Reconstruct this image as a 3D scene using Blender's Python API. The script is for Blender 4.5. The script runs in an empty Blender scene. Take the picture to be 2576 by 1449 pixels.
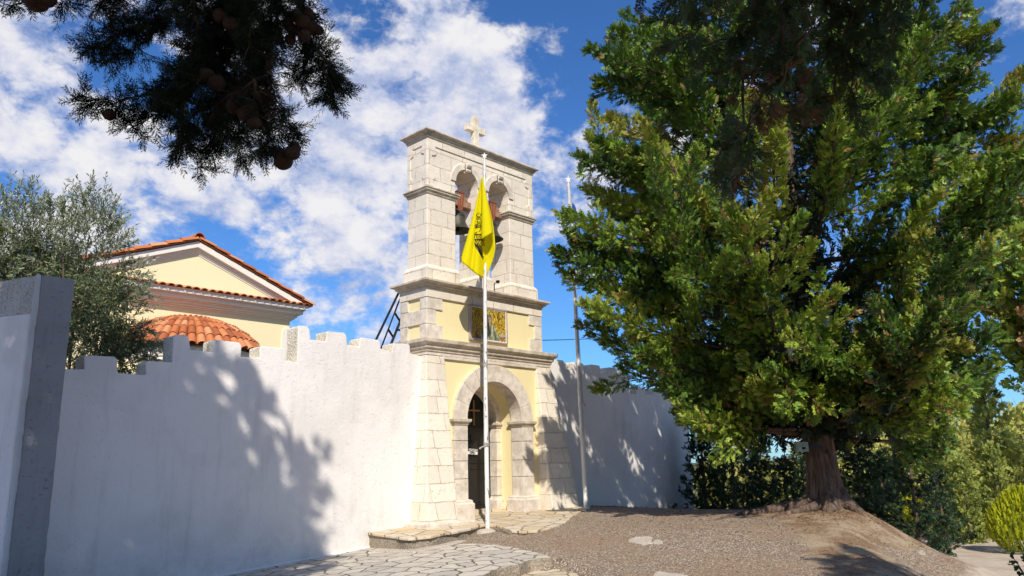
import bpy, bmesh, math, random
import numpy as np
from mathutils import Vector, Matrix
from mathutils.geometry import tessellate_polygon

R_ = math.radians
S = bpy.context.scene
COL = S.collection
random.seed(7)

# ------------------------------------------------------------------ camera, world, sun, exposure
YAW, PITCH, ROLL = 0.814, 0.224, -0.023
CAMLOC = np.array([-14.146, -14.756, 0.0])
FPX, PW, PH = 1944.2, 2576.0, 1449.0
_cy, _sy, _cp, _sp = math.cos(YAW), math.sin(YAW), math.cos(PITCH), math.sin(PITCH)
FWD = np.array([_sy * _cp, _cy * _cp, _sp])
_r = np.array([_cy, -_sy, 0.0])
_u = np.cross(_r, FWD)
RIGHT = math.cos(ROLL) * _r + math.sin(ROLL) * _u
UP = -math.sin(ROLL) * _r + math.cos(ROLL) * _u
cam_d = bpy.data.cameras.new('camera')
cam = bpy.data.objects.new('camera', cam_d)
COL.objects.link(cam)
cam.matrix_world = Matrix(((RIGHT[0], UP[0], -FWD[0], CAMLOC[0]), (RIGHT[1], UP[1], -FWD[1], CAMLOC[1]),
                           (RIGHT[2], UP[2], -FWD[2], CAMLOC[2]), (0, 0, 0, 1)))
cam_d.sensor_width = 36.0
cam_d.lens = FPX / PW * 36.0
cam_d.clip_start, cam_d.clip_end = 0.05, 3000.0
S.camera = cam

SUN_AZ, SUN_EL = R_(40.2), R_(41.0)            # the light travels towards +X +Y, away from the viewer
SUNV = np.array([-math.sin(SUN_AZ) * math.cos(SUN_EL), -math.cos(SUN_AZ) * math.cos(SUN_EL), math.sin(SUN_EL)])
sun_d = bpy.data.lights.new('sun', 'SUN')
sun_d.energy, sun_d.angle, sun_d.color = 5.0, R_(0.53), (1.0, 0.93, 0.82)
sun = bpy.data.objects.new('sun', sun_d)
COL.objects.link(sun)
sun.rotation_euler = Vector(SUNV).to_track_quat('Z', 'Y').to_euler()
sun.location = (-20, -20, 30)

S.view_settings.view_transform = 'Standard'
S.view_settings.look = 'None'
S.view_settings.exposure = 0.0
S.view_settings.gamma = 1.0
try:
    S.cycles.max_bounces = 6
    S.cycles.diffuse_bounces = 3
    S.cycles.transparent_max_bounces = 4
except Exception:
    pass


class NT:
    """short hand for node trees"""
    def __init__(self, tree):
        self.t = tree
        tree.nodes.clear()

    def n(self, kind, **kw):
        nd = self.t.nodes.new(kind)
        for k, v in kw.items():
            if k == 'ins':
                for a, b in v.items():
                    self.put(nd.inputs[a], b)
            else:
                setattr(nd, k, v)
        return nd

    def put(self, sock, v):
        if isinstance(v, bpy.types.NodeSocket):
            self.t.links.new(v, sock)
        elif v is not None:
            if sock.type == 'RGBA' and len(v) == 3:
                v = (*v, 1.0)
            sock.default_value = v

    def math(self, op, a, b=None, c=None, clamp=False):
        nd = self.n('ShaderNodeMath', operation=op, use_clamp=clamp)
        self.put(nd.inputs[0], a)
        if b is not None: self.put(nd.inputs[1], b)
        if c is not None: self.put(nd.inputs[2], c)
        return nd.outputs[0]

    def vmath(self, op, a, b=None):
        nd = self.n('ShaderNodeVectorMath', operation=op)
        self.put(nd.inputs[0], a)
        if b is not None: self.put(nd.inputs[1], b)
        return nd.outputs[1] if op in ('DOT_PRODUCT', 'LENGTH') else nd.outputs[0]

    def mix(self, f, a, b, blend='MIX'):
        nd = self.n('ShaderNodeMix', data_type='RGBA', blend_type=blend)
        self.put(nd.inputs[0], f); self.put(nd.inputs[6], a); self.put(nd.inputs[7], b)
        return nd.outputs[2]

    def ramp(self, f, stops, interp='LINEAR'):
        nd = self.n('ShaderNodeValToRGB')
        cr = nd.color_ramp
        cr.interpolation = interp
        while len(cr.elements) < len(stops): cr.elements.new(0.5)
        for e, (p, c) in zip(cr.elements, stops):
            e.position = p
            e.color = (*c, 1) if not isinstance(c, (int, float)) else (c, c, c, 1)
        self.put(nd.inputs[0], f)
        return nd.outputs[0]

    def mapr(self, v, a, b, c=0.0, d=1.0, smooth=True):
        nd = self.n('ShaderNodeMapRange', interpolation_type='SMOOTHSTEP' if smooth else 'LINEAR')
        for i, x in enumerate((v, a, b, c, d)): self.put(nd.inputs[i], x)
        return nd.outputs[0]

    def noise(self, vec, scale, detail=4.0, rough=0.55, dist=0.0, col=False):
        nd = self.n('ShaderNodeTexNoise')
        self.put(nd.inputs['Vector'], vec)
        nd.inputs['Scale'].default_value = scale
        nd.inputs['Detail'].default_value = detail
        nd.inputs['Roughness'].default_value = rough
        nd.inputs['Distortion'].default_value = dist
        return nd.outputs[1] if col else nd.outputs[0]


# ---- sky: Nishita air with a deck of broken cumulus
W = bpy.data.worlds.new('World')
S.world = W
W.use_nodes = True
w = NT(W.node_tree)
sky = w.n('ShaderNodeTexSky', sky_type='NISHITA', sun_disc=False)
sky.sun_elevation = SUN_EL
sky.sun_rotation = R_(180.0) + SUN_AZ
sky.air_density, sky.dust_density, sky.ozone_density = 1.0, 0.2, 3.0
skyc = w.mix(1.0, sky.outputs[0], (0.46, 0.82, 1.26), 'MULTIPLY')
tc = w.n('ShaderNodeTexCoord').outputs['Generated']
sep = w.n('ShaderNodeSeparateXYZ'); w.put(sep.inputs[0], tc)
zz = w.math('ADD', w.math('MAXIMUM', sep.outputs[2], 0.0), 0.22)
comb = w.n('ShaderNodeCombineXYZ')
w.put(comb.inputs[0], w.math('DIVIDE', sep.outputs[0], zz))
w.put(comb.inputs[1], w.math('DIVIDE', sep.outputs[1], zz))
cp = w.vmath('ADD', comb.outputs[0], (3.7, 1.9, 0.35))
def dirpx(u, v):
    d = FWD + RIGHT * (u - PW / 2) / FPX - UP * (v - PH / 2) / FPX
    return d / np.linalg.norm(d)
def blob(u, v, inner, outer, amt):
    """wide patch of sky with more (or less) cloud round one direction"""
    dp = w.vmath('DOT_PRODUCT', tc, tuple(dirpx(u, v)))
    return w.mapr(dp, math.cos(R_(outer)), math.cos(R_(inner)), 0.0, amt)
bias = None
for b in ((250, 120, 6, 20, 0.05), (1050, 130, 4, 12, 0.07), (1330, 330, 2, 11, 0.08), (100, 400, 3, 10, 0.04), (760, 330, 2, 9, 0.03),
          (1540, 30, 3, 11, -0.13), (2350, 700, 5, 20, -0.07), (900, 30, 1, 4, -0.10), (940, 650, 2, 9, 0.04), (560, 560, 2, 8, 0.02), (1560, 760, 3, 10, -0.05),
          (2550, 180, 2, 8, 0.08), (1450, 560, 2, 6, 0.04), (640, 480, 1, 6, -0.03)):
    q = blob(*b)
    bias = q if bias is None else w.math('ADD', bias, q)
def puffs(v):
    wv = w.vmath('ADD', v, w.vmath('MULTIPLY', w.noise(v, 9.0, 4.0, 0.6, 0.0, col=True), (0.10, 0.10, 0.10)))
    vo_ = w.n('ShaderNodeTexVoronoi', feature='F1'); w.put(vo_.inputs['Vector'], wv)
    vo_.inputs['Scale'].default_value = 9.5; vo_.inputs['Detail'].default_value = 4.0; vo_.inputs['Roughness'].default_value = 0.55; vo_.inputs['Lacunarity'].default_value = 2.3
    vo_.normalize = True
    bl = w.math('SUBTRACT', 0.92, vo_.outputs[0])
    big = w.noise(v, 4.4, 3.0, 0.5, 0.2)
    fin = w.noise(v, 20.0, 6.0, 0.62, 0.1)
    return w.math('ADD', w.math('ADD', w.math('MULTIPLY', big, 0.38), w.math('MULTIPLY', bl, 0.34)), w.math('MULTIPLY', fin, 0.28))
st_v = w.vmath('ADD', w.vmath('MULTIPLY', tc, (1.0, 1.0, 1.45)), (2.3, 4.1, 0.7))
p0 = puffs(st_v)
p1 = puffs(w.vmath('ADD', st_v, (-0.018, -0.022, 0.040)))
dens = w.math('ADD', p0, bias)
mask = w.mapr(dens, 0.535, 0.635, 0.0, 0.97)
lit = w.math('ADD', w.math('MULTIPLY', w.math('SUBTRACT', p0, p1), 5.0), 0.66)
lit = w.math('SUBTRACT', lit, w.mapr(dens, 0.64, 0.90, 0.0, 0.30))
ccol = w.ramp(lit, [(0.0, (0.36, 0.45, 0.70)), (0.40, (0.55, 0.62, 0.84)), (0.70, (0.82, 0.83, 0.93)), (1.0, (0.98, 0.97, 0.98))])
bg1 = w.n('ShaderNodeBackground'); w.put(bg1.inputs[0], skyc); bg1.inputs[1].default_value = 0.115
bg2 = w.n('ShaderNodeBackground'); w.put(bg2.inputs[0], ccol); bg2.inputs[1].default_value = 0.92
mx = w.n('ShaderNodeMixShader'); w.put(mx.inputs[0], mask)
w.t.links.new(bg1.outputs[0], mx.inputs[1]); w.t.links.new(bg2.outputs[0], mx.inputs[2])
wo = w.n('ShaderNodeOutputWorld'); w.t.links.new(mx.outputs[0], wo.inputs[0])


# ------------------------------------------------------------------ helpers
def at(u, v, depth):
    """world point seen at photo position u,v (2576 wide) at the given distance along the lens axis"""
    return CAMLOC + (FWD + RIGHT * (u - PW / 2) / FPX - UP * (v - PH / 2) / FPX) * depth

def on_z(u, v, z):
    d = FWD + RIGHT * (u - PW / 2) / FPX - UP * (v - PH / 2) / FPX
    return CAMLOC + d * (z - CAMLOC[2]) / d[2]

class MB:
    def __init__(self):
        self.v, self.f, self.m, self.t = [], [], [], []

    def add(self, verts, faces, mi=0, tint=0.5):
        b = len(self.v)
        self.v.extend([tuple(float(c) for c in p) for p in verts])
        for f in faces:
            self.f.append([b + i for i in f]); self.m.append(mi); self.t.append(tint)

    def hexa(self, p, mi=0, tint=0.5):
        """p: 4 bottom corners then 4 top corners, counter-clockwise from above"""
        self.add(p, [(3, 2, 1, 0), (4, 5, 6, 7), (0, 1, 5, 4), (1, 2, 6, 5), (2, 3, 7, 6), (3, 0, 4, 7)], mi, tint)

    def box(self, x0, x1, y0, y1, z0, z1, mi=0, tint=0.5):
        self.hexa([(x0, y0, z0), (x1, y0, z0), (x1, y1, z0), (x0, y1, z0),
                   (x0, y0, z1), (x1, y0, z1), (x1, y1, z1), (x0, y1, z1)], mi, tint)

    def bar(self, a, b, w_, h_, up=(0, 0, 1), mi=0, tint=0.5):
        a, b = np.array(a, float), np.array(b, float)
        d = b - a; d /= np.linalg.norm(d)
        s = np.cross(d, up)
        if np.linalg.norm(s) < 1e-4: s = np.cross(d, (0, 1, 0))
        s /= np.linalg.norm(s); n = np.cross(s, d)
        s, n = s * w_ / 2, n * h_ / 2
        self.hexa([a - s - n, a + s - n, a + s + n, a - s + n, b - s - n, b + s - n, b + s + n, b - s + n], mi, tint)

    def poly_y(self, outline, y0, y1, mi=0, side_mi=None, tint=0.5):
        """outline of (x,z) points, extruded from y0 (front) to y1"""
        n = len(outline)
        tr = tessellate_polygon([[Vector((x, z, 0)) for x, z in outline]])
        fr = [(x, y0, z) for x, z in outline]; bk = [(x, y1, z) for x, z in outline]
        self.add(fr, tr, mi, tint); self.add(bk, tr, mi, tint)
        sm = side_mi
        for i in range(n):
            j = (i + 1) % n
            k = mi if sm is None else (sm(outline[i], outline[j]) if callable(sm) else sm)
            self.add([fr[i], fr[j], bk[j], bk[i]], [(0, 1, 2, 3)], k, tint)

    def poly_z(self, outline, ztop, depth, mi=0, side_mi=None, tint=0.5):
        """outline of (x,y) points; ztop a function of x,y or a number; skirt down by depth"""
        zt = ztop if callable(ztop) else (lambda x, y: ztop)
        tr = tessellate_polygon([[Vector((x, y, 0)) for x, y in outline]])
        top = [(x, y, zt(x, y)) for x, y in outline]; bot = [(x, y, zt(x, y) - depth) for x, y in outline]
        self.add(top, tr, mi, tint); self.add(bot, tr, mi, tint)
        for i in range(len(outline)):
            j = (i + 1) % len(outline)
            self.add([top[i], top[j], bot[j], bot[i]], [(0, 1, 2, 3)], mi if side_mi is None else side_mi, tint)

    def tube(self, pts, rad, n=8, mi=0, tint=0.5, cap=True):
        pts = [np.array(p, float) for p in pts]
        rad = [rad] * len(pts) if isinstance(rad, (int, float)) else rad
        rings = []
        prev = None
        for i, p in enumerate(pts):
            d = pts[min(i + 1, len(pts) - 1)] - pts[max(i - 1, 0)]
            d /= (np.linalg.norm(d) + 1e-9)
            ref = prev if prev is not None else (np.array([1.0, 0, 0]) if abs(d[0]) < 0.9 else np.array([0, 1.0, 0]))
            s = ref - d * (ref @ d); s /= np.linalg.norm(s); prev = s
            t = np.cross(d, s)
            rings.append([p + (s * math.cos(2 * math.pi * k / n) + t * math.sin(2 * math.pi * k / n)) * rad[i] for k in range(n)])
        vs = [q for r in rings for q in r]
        fs = []
        for i in range(len(pts) - 1):
            for k in range(n):
                k2 = (k + 1) % n
                fs.append((i * n + k, i * n + k2, (i + 1) * n + k2, (i + 1) * n + k))
        if cap:
            fs.append(tuple(range(n))[::-1]); fs.append(tuple((len(pts) - 1) * n + k for k in range(n)))
        self.add(vs, fs, mi, tint)

    def lathe(self, prof, c, n=24, mi=0, a0=0.0, a1=2 * math.pi, tint=0.5):
        """prof: (radius, z) pairs round the vertical axis through c"""
        full = abs(a1 - a0 - 2 * math.pi) < 1e-6
        m = n if full else n + 1
        vs = [(c[0] + r * math.cos(a0 + (a1 - a0) * k / n), c[1] + r * math.sin(a0 + (a1 - a0) * k / n), c[2] + z)
              for r, z in prof for k in range(m)]
        fs = []
        for i in range(len(prof) - 1):
            for k in range(n):
                k2 = (k + 1) % m
                fs.append((i * m + k, i * m + k2, (i + 1) * m + k2, (i + 1) * m + k))
        self.add(vs, fs, mi, tint)

    def sweep_rect(self, w_, d_, prof, mi=0, cx=0.0, cy=0.0):
        """moulding: (out, z) pairs swept round a rectangle of half sizes w_, d_"""
        vs = []
        for o, z in prof:
            vs += [(cx - w_ - o, cy - d_ - o, z), (cx + w_ + o, cy - d_ - o, z), (cx + w_ + o, cy + d_ + o, z), (cx - w_ - o, cy + d_ + o, z)]
        fs = []
        for i in range(len(prof) - 1):
            for k in range(4):
                k2 = (k + 1) % 4
                fs.append((4 * i + k, 4 * i + k2, 4 * i + 4 + k2, 4 * i + 4 + k))
        fs.append((3, 2, 1, 0)); b = 4 * (len(prof) - 1); fs.append((b, b + 1, b + 2, b + 3))
        self.add(vs, fs, mi)


def world_loc(o):
    p = np.zeros(3)
    while o is not None:
        p = p + np.array(o.location); o = o.parent
    return p

def tagit(o, label=None, cat=None, group=None, kind=None):
    if label: o['label'] = label
    if cat: o['category'] = cat
    if group: o['group'] = group
    if kind: o['kind'] = kind
    return o

def thing(name, label, cat, loc=(0, 0, 0), group=None):
    o = bpy.data.objects.new(name, None)
    o.empty_display_size = 0.2
    o.location = loc
    COL.objects.link(o)
    return tagit(o, label, cat, group)

def raw_obj(name, verts, nper, faces_flat, mats, parent=None, tint=None, mi=None, smooth=False, loc=None):
    """fast path: verts (N,3) array, faces_flat loop indices, nper verts per face (int or array)"""
    off = world_loc(parent) if parent is not None else np.zeros(3)
    if loc is not None: off = off + np.array(loc)
    me = bpy.data.meshes.new(name)
    v = np.asarray(verts, dtype=np.float32) - off.astype(np.float32)
    me.vertices.add(len(v)); me.vertices.foreach_set('co', v.ravel())
    fl = np.asarray(faces_flat, dtype=np.int32).ravel()
    if np.isscalar(nper):
        nf = len(fl) // nper
        starts = np.arange(nf, dtype=np.int32) * nper
    else:
        tot = np.asarray(nper, dtype=np.int32); nf = len(tot)
        starts = np.concatenate([[0], np.cumsum(tot)[:-1]]).astype(np.int32)
    me.loops.add(len(fl)); me.loops.foreach_set('vertex_index', fl)
    me.polygons.add(nf); me.polygons.foreach_set('loop_start', starts)
    if mi is not None: me.polygons.foreach_set('material_index', np.asarray(mi, dtype=np.int32))
    me.polygons.foreach_set('use_smooth', np.full(nf, smooth))
    me.update(calc_edges=True)
    if tint is not None:
        a = me.attributes.new('tint', 'FLOAT', 'FACE')
        a.data.foreach_set('value', np.asarray(tint, dtype=np.float32))
    for m in (mats if isinstance(mats, (list, tuple)) else [mats]): me.materials.append(m)
    o = bpy.data.objects.new(name, me)
    COL.objects.link(o)
    if parent is not None: o.parent = parent
    if loc is not None: o.location = loc
    return o

def obj(name, mb, mats, parent=None, smooth=False, bevel=0.0, weld=True, angle=35, loc=None):
    fl = [i for f in mb.f for i in f]
    o = raw_obj(name, np.array(mb.v), np.array([len(f) for f in mb.f]), fl, mats, parent, tint=np.array(mb.t), mi=mb.m, loc=loc)
    bm = bmesh.new(); bm.from_mesh(o.data)
    if weld: bmesh.ops.remove_doubles(bm, verts=bm.verts, dist=1e-5)
    bmesh.ops.recalc_face_normals(bm, faces=bm.faces)
    bm.to_mesh(o.data); bm.free()
    if smooth:
        o.data.polygons.foreach_set('use_smooth', np.full(len(o.data.polygons), True))
        try: o.data.set_sharp_from_angle(angle=R_(angle))
        except Exception: pass
    if bevel:
        b = o.modifiers.new('soft_edges', 'BEVEL'); b.width = bevel; b.segments = 2; b.limit_method = 'ANGLE'; b.angle_limit = R_(40)
    return o

def arc(cx, cz, r, a0, a1, n):
    return [(cx + r * math.cos(a0 + (a1 - a0) * i / n), cz + r * math.sin(a0 + (a1 - a0) * i / n)) for i in range(n + 1)]


# ------------------------------------------------------------------ materials
def mat(name):
    m = bpy.data.materials.new(name); m.use_nodes = True
    return m, NT(m.node_tree)

def finish(g, color, rough=0.8, bump=None, bstr=0.3, bdist=0.02, metal=0.0, spec=0.3, trans=None, alpha=None):
    bs = g.n('ShaderNodeBsdfPrincipled')
    g.put(bs.inputs['Base Color'], color); g.put(bs.inputs['Roughness'], rough)
    bs.inputs['Metallic'].default_value = metal
    bs.inputs['Specular IOR Level'].default_value = spec
    if bump is not None:
        b = g.n('ShaderNodeBump'); b.inputs['Strength'].default_value = bstr; b.inputs['Distance'].default_value = bdist
        g.put(b.inputs['Height'], bump); g.t.links.new(b.outputs[0], bs.inputs['Normal'])
    out = g.n('ShaderNodeOutputMaterial')
    if trans:
        tr = g.n('ShaderNodeBsdfTranslucent'); g.put(tr.inputs[0], color)
        ms = g.n('ShaderNodeMixShader'); ms.inputs[0].default_value = trans
        g.t.links.new(bs.outputs[0], ms.inputs[1]); g.t.links.new(tr.outputs[0], ms.inputs[2])
        g.t.links.new(ms.outputs[0], out.inputs[0])
    else:
        g.t.links.new(bs.outputs[0], out.inputs[0])

def ocoord(g): return g.n('ShaderNodeTexCoord').outputs['Object']
def wpos(g): return g.n('ShaderNodeNewGeometry').outputs['Position']

def m_plain(name, col, rough=0.7, var=0.15, scale=6.0, bstr=0.15, metal=0.0, spec=0.3):
    m, g = mat(name); p = ocoord(g)
    n = g.noise(p, scale, 5, 0.6)
    f = g.mapr(n, 0.3, 0.7, 1.0 - var, 1.0 + var, smooth=False)
    c = g.mix(1.0, col, g.n('ShaderNodeCombineColor', ins={0: f, 1: f, 2: f}).outputs[0], 'MULTIPLY')
    finish(g, c, rough, g.noise(p, scale * 6, 4, 0.6), bstr, 0.01, metal, spec)
    return m

def m_plaster(name, base, dirt, dirt_amt=0.35, bump=0.35):
    m, g = mat(name); p = wpos(g)
    big = g.noise(p, 0.55, 5, 0.6, 0.6)
    mid = g.noise(p, 3.0, 6, 0.65)
    st = g.vmath('MULTIPLY', p, (2.2, 2.2, 0.22))
    streak = g.noise(st, 2.0, 5, 0.6)
    f = g.math('ADD', g.math('MULTIPLY', g.mapr(big, 0.42, 0.72), 0.55), g.math('MULTIPLY', g.mapr(streak, 0.52, 0.75), 0.45))
    f = g.math('MULTIPLY', f, dirt_amt)
    spots = g.mapr(g.noise(p, 26.0, 3, 0.5), 0.70, 0.78)
    zs = g.n('ShaderNodeSeparateXYZ'); g.put(zs.inputs[0], p)
    low = g.math('MULTIPLY', g.mapr(g.math('ADD', zs.outputs[2], g.math('MULTIPLY', big, 1.6)), 0.2, -1.1), g.mapr(g.noise(p, 1.5, 6, 0.7), 0.35, 0.7))
    f = g.math('ADD', f, g.math('MULTIPLY', low, dirt_amt * 0.9), clamp=True)
    c = g.mix(f, base, dirt)
    c = g.mix(g.math('MULTIPLY', spots, 0.25), c, tuple(x * 0.55 for x in dirt))
    pits = g.mapr(g.noise(g.vmath('MULTIPLY', p, (1, 1, 1.8)), 13.0, 3, 0.5), 0.64, 0.72)
    h = g.math('SUBTRACT', g.math('ADD', g.math('MULTIPLY', mid, 0.9), g.math('MULTIPLY', g.noise(p, 16, 4, 0.6), 0.35)), g.math('MULTIPLY', pits, 0.35))
    finish(g, c, 0.9, h, bump, 0.03, spec=0.2)
    return m

def m_stone(name, base=(0.80, 0.71, 0.585), bricks=True, weather=0.20, bw=0.78, bh=0.40, wear=(0.30, 0.27, 0.22)):
    m, g = mat(name); p = wpos(g)
    s = g.n('ShaderNodeSeparateXYZ'); g.put(s.inputs[0], p)
    wob = g.noise(p, 2.2, 3, 0.5, 0.0)
    wobv = g.math('MULTIPLY', g.math('SUBTRACT', wob, 0.5), 0.10)
    u = g.math('ADD', g.math('ADD', s.outputs[0], s.outputs[1]), wobv)
    v = g.math('ADD', s.outputs[2], g.math('MULTIPLY', wobv, 0.6))
    cv = g.n('ShaderNodeCombineXYZ'); g.put(cv.inputs[0], u); g.put(cv.inputs[1], v)
    n = g.noise(p, 4.5, 6, 0.65)
    fine = g.noise(p, 30, 4, 0.6)
    dk = tuple(x * 0.76 for x in base); lt = (base[0] * 1.10, base[1] * 1.11, base[2] * 1.12)
    h = g.math('ADD', g.math('MULTIPLY', n, 0.7), g.math('MULTIPLY', fine, 0.35))
    pit = g.mapr(g.noise(p, 19, 2, 0.5), 0.66, 0.72)
    if bricks:
        br = g.n('ShaderNodeTexBrick'); g.put(br.inputs['Vector'], cv.outputs[0])
        br.offset, br.squash, br.squash_frequency = 0.43, 0.72, 3
        br.inputs['Scale'].default_value = 1.0
        br.inputs['Mortar Size'].default_value = 0.011
        br.inputs['Mortar Smooth'].default_value = 0.25
        br.inputs['Brick Width'].default_value = bw
        br.inputs['Row Height'].default_value = bh
        br.inputs['Bias'].default_value = 0.1
        for k, c in (('Color1', lt), ('Color2', dk), ('Mortar', (0.50, 0.41, 0.30))): g.put(br.inputs[k], c)
        c = br.outputs[0]
        gap = g.math('MULTIPLY', br.outputs[1], g.mapr(g.noise(p, 5.0, 2, 0.5), 0.35, 0.62, 0.25, 1.0))
        c = g.mix(gap, g.mix(0.35, lt, c), c)
        h = g.math('SUBTRACT', h, g.math('MULTIPLY', gap, 0.9))
    else:
        c = g.mix(g.mapr(n, 0.3, 0.7), dk, lt)
    c = g.mix(g.math('MULTIPLY', g.mapr(g.noise(p, 1.3, 5, 0.65, 0.8), 0.45, 0.72), weather), c, wear)
    c = g.mix(g.math('MULTIPLY', pit, 0.45), c, (0.33, 0.25, 0.17))
    c = g.mix(g.math('MULTIPLY', g.mapr(g.noise(p, 2.7, 4, 0.6), 0.55, 0.75), 0.35), c, (0.66, 0.50, 0.33))
    h = g.math('SUBTRACT', h, g.math('MULTIPLY', pit, 0.35))
    finish(g, c, 0.88, h, 0.6, 0.03, spec=0.2)
    return m

def m_rough(name, lo=(0.36, 0.32, 0.25), hi=(0.88, 0.80, 0.66)):
    m, g = mat(name); p = wpos(g)
    n = g.noise(p, 24, 6, 0.75)
    vor = g.n('ShaderNodeTexVoronoi'); g.put(vor.inputs['Vector'], p); vor.inputs['Scale'].default_value = 26
    h = g.math('ADD', n, g.math('MULTIPLY', vor.outputs[0], 0.8))
    finish(g, g.ramp(g.math('ADD', n, g.math('MULTIPLY', g.noise(p, 2.5, 3, 0.5), 0.3)), [(0.42, lo), (0.74, hi)]), 0.95, h, 0.55, 0.035, spec=0.1)
    return m

def m_crazy(name, c1, c2, mortar, scale=2.1, mort=0.045):
    """irregular flagstones"""
    m, g = mat(name); p = wpos(g)
    wob = g.noise(p, 3.0, 3, 0.5, 0.0, col=True)
    q = g.vmath('ADD', p, g.vmath('MULTIPLY', g.vmath('SUBTRACT', wob, (0.5, 0.5, 0.5)), (0.22, 0.22, 0.0)))
    q = g.vmath('MULTIPLY', q, (1.0, 1.0, 0.0))
    ve = g.n('ShaderNodeTexVoronoi', feature='DISTANCE_TO_EDGE', voronoi_dimensions='2D'); g.put(ve.inputs['Vector'], q)
    vc = g.n('ShaderNodeTexVoronoi', voronoi_dimensions='2D'); g.put(vc.inputs['Vector'], q)
    for x in (ve, vc):
        x.inputs['Scale'].default_value = scale
        x.inputs['Randomness'].default_value = 0.95
    sc = g.n('ShaderNodeSeparateColor'); g.put(sc.inputs[0], vc.outputs['Color'])
    edge = g.mapr(ve.outputs['Distance'], mort * 0.55, mort * 1.5)
    n = g.noise(p, 9, 5, 0.65)
    stone = g.mix(sc.outputs[0], c1, c2)
    stone = g.mix(g.mapr(n, 0.4, 0.75, 0.0, 0.45), stone, tuple(x * 0.62 for x in c1))
    mo = g.mix(g.noise(p, 14, 4, 0.6), mortar, tuple(x * 0.55 for x in mortar))
    h = g.math('ADD', g.math('MULTIPLY', edge, 0.8), g.math('ADD', g.math('MULTIPLY', n, 0.25), g.math('MULTIPLY', sc.outputs[1], 0.3)))
    finish(g, g.mix(edge, mo, stone), 0.85, h, 0.7, 0.03, spec=0.25)
    return m

def m_leaf(name, stops, rough=0.55, trans=0.25, patch=0.35, scale=0.9, spec=0.35):
    """stops: colours along the face attribute 'tint'"""
    m, g = mat(name); p = wpos(g)
    a = g.n('ShaderNodeAttribute', attribute_name='tint').outputs['Fac']
    f = g.math('ADD', a, g.math('MULTIPLY', g.math('SUBTRACT', g.noise(p, scale, 3, 0.6), 0.5), patch), clamp=True)
    finish(g, g.ramp(f, stops), rough, None, trans=trans, spec=spec)
    return m

M = {}
M['white'] = m_plaster('white_limewash', (0.845, 0.80, 0.755), (0.45, 0.42, 0.385), 0.52, 0.6)
M['cement'] = m_plaster('grey_cement_render', (0.34, 0.335, 0.335), (0.19, 0.185, 0.18), 0.75, 1.0)
M['rough'] = m_rough('bare_concrete')
M['roughdark'] = m_rough('grey_bare_concrete', (0.24, 0.225, 0.195), (0.60, 0.56, 0.49))
M['stone'] = m_stone('limestone_ashlar')
M['ledge'] = m_stone('weathered_limestone', (0.66, 0.57, 0.45), False, 0.70, wear=(0.26, 0.22, 0.16))
M['dressed'] = m_stone('dressed_limestone', (0.76, 0.67, 0.56), False, 0.22)
M['yellow'] = m_plaster('yellow_plaster', (0.88, 0.76, 0.43), (0.68, 0.55, 0.30), 0.28, 0.2)
M['chyellow'] = m_plaster('church_yellow_plaster', (0.90, 0.80, 0.50), (0.80, 0.68, 0.42), 0.22, 0.1)
M['chwhite'] = m_plaster('church_white_moulding', (0.88, 0.82, 0.73), (0.72, 0.65, 0.56), 0.25, 0.08)
M['door'] = m_plain('black_door_paint', (0.012, 0.011, 0.011), 0.45, 0.3, 4, 0.1, spec=0.4)
M['brass'] = m_plain('dull_brass', (0.42, 0.27, 0.13), 0.5, 0.2, 8, 0.05, metal=0.4)
M['signwhite'] = m_plain('white_board', (0.78, 0.78, 0.76), 0.6, 0.06, 6, 0.02)
M['ink'] = m_plain('black_ink', (0.012, 0.012, 0.014), 0.7, 0.1, 6, 0.02)
M['iron'] = m_plain('black_iron', (0.018, 0.018, 0.022), 0.5, 0.3, 9, 0.1, metal=0.3)
M['rust'] = m_plain('red_oxide_iron', (0.30, 0.088, 0.040), 0.75, 0.35, 14, 0.3)
M['oldwood'] = m_plain('weathered_red_wood', (0.33, 0.19, 0.13), 0.85, 0.45, 9, 0.6)
M['bronze'] = m_plain('patinated_bronze', (0.085, 0.082, 0.062), 0.55, 0.4, 7, 0.25, metal=0.55)
M['rope'] = m_plain('grey_rope', (0.42, 0.39, 0.34), 0.9, 0.3, 40, 0.5)
M['cable'] = m_plain('teal_cable', (0.02, 0.12, 0.20), 0.5, 0.1, 5, 0.0)
M['box'] = m_plain('pale_green_steel', (0.20, 0.27, 0.24), 0.6, 0.15, 6, 0.1)
M['bark'] = None
# flaking white paint over grey metal
m, g = mat('flaking_white_pole_paint'); p = wpos(g)
fl = g.mapr(g.noise(g.vmath('MULTIPLY', p, (9, 9, 2.6)), 1.6, 5, 0.6), 0.58, 0.61)
finish(g, g.mix(fl, g.mix(g.noise(p, 3, 3, 0.5), (0.80, 0.79, 0.76), (0.66, 0.65, 0.62)), (0.22, 0.22, 0.24)), 0.5, fl, 0.25, 0.005, spec=0.4)
M['pole'] = m
m, g = mat('greyed_pole_paint'); p = wpos(g)
sz = g.n('ShaderNodeSeparateXYZ'); g.put(sz.inputs[0], p)
fl = g.mapr(g.noise(g.vmath('MULTIPLY', p, (9, 9, 1.6)), 1.6, 5, 0.6), 0.40, 0.52)
fl = g.math('MULTIPLY', fl, g.mapr(sz.outputs[2], 0.2, 0.9))
finish(g, g.mix(fl, (0.84, 0.81, 0.72), (0.58, 0.57, 0.55)), 0.55, fl, 0.25, 0.005, spec=0.4)
M['pole2'] = m
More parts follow.
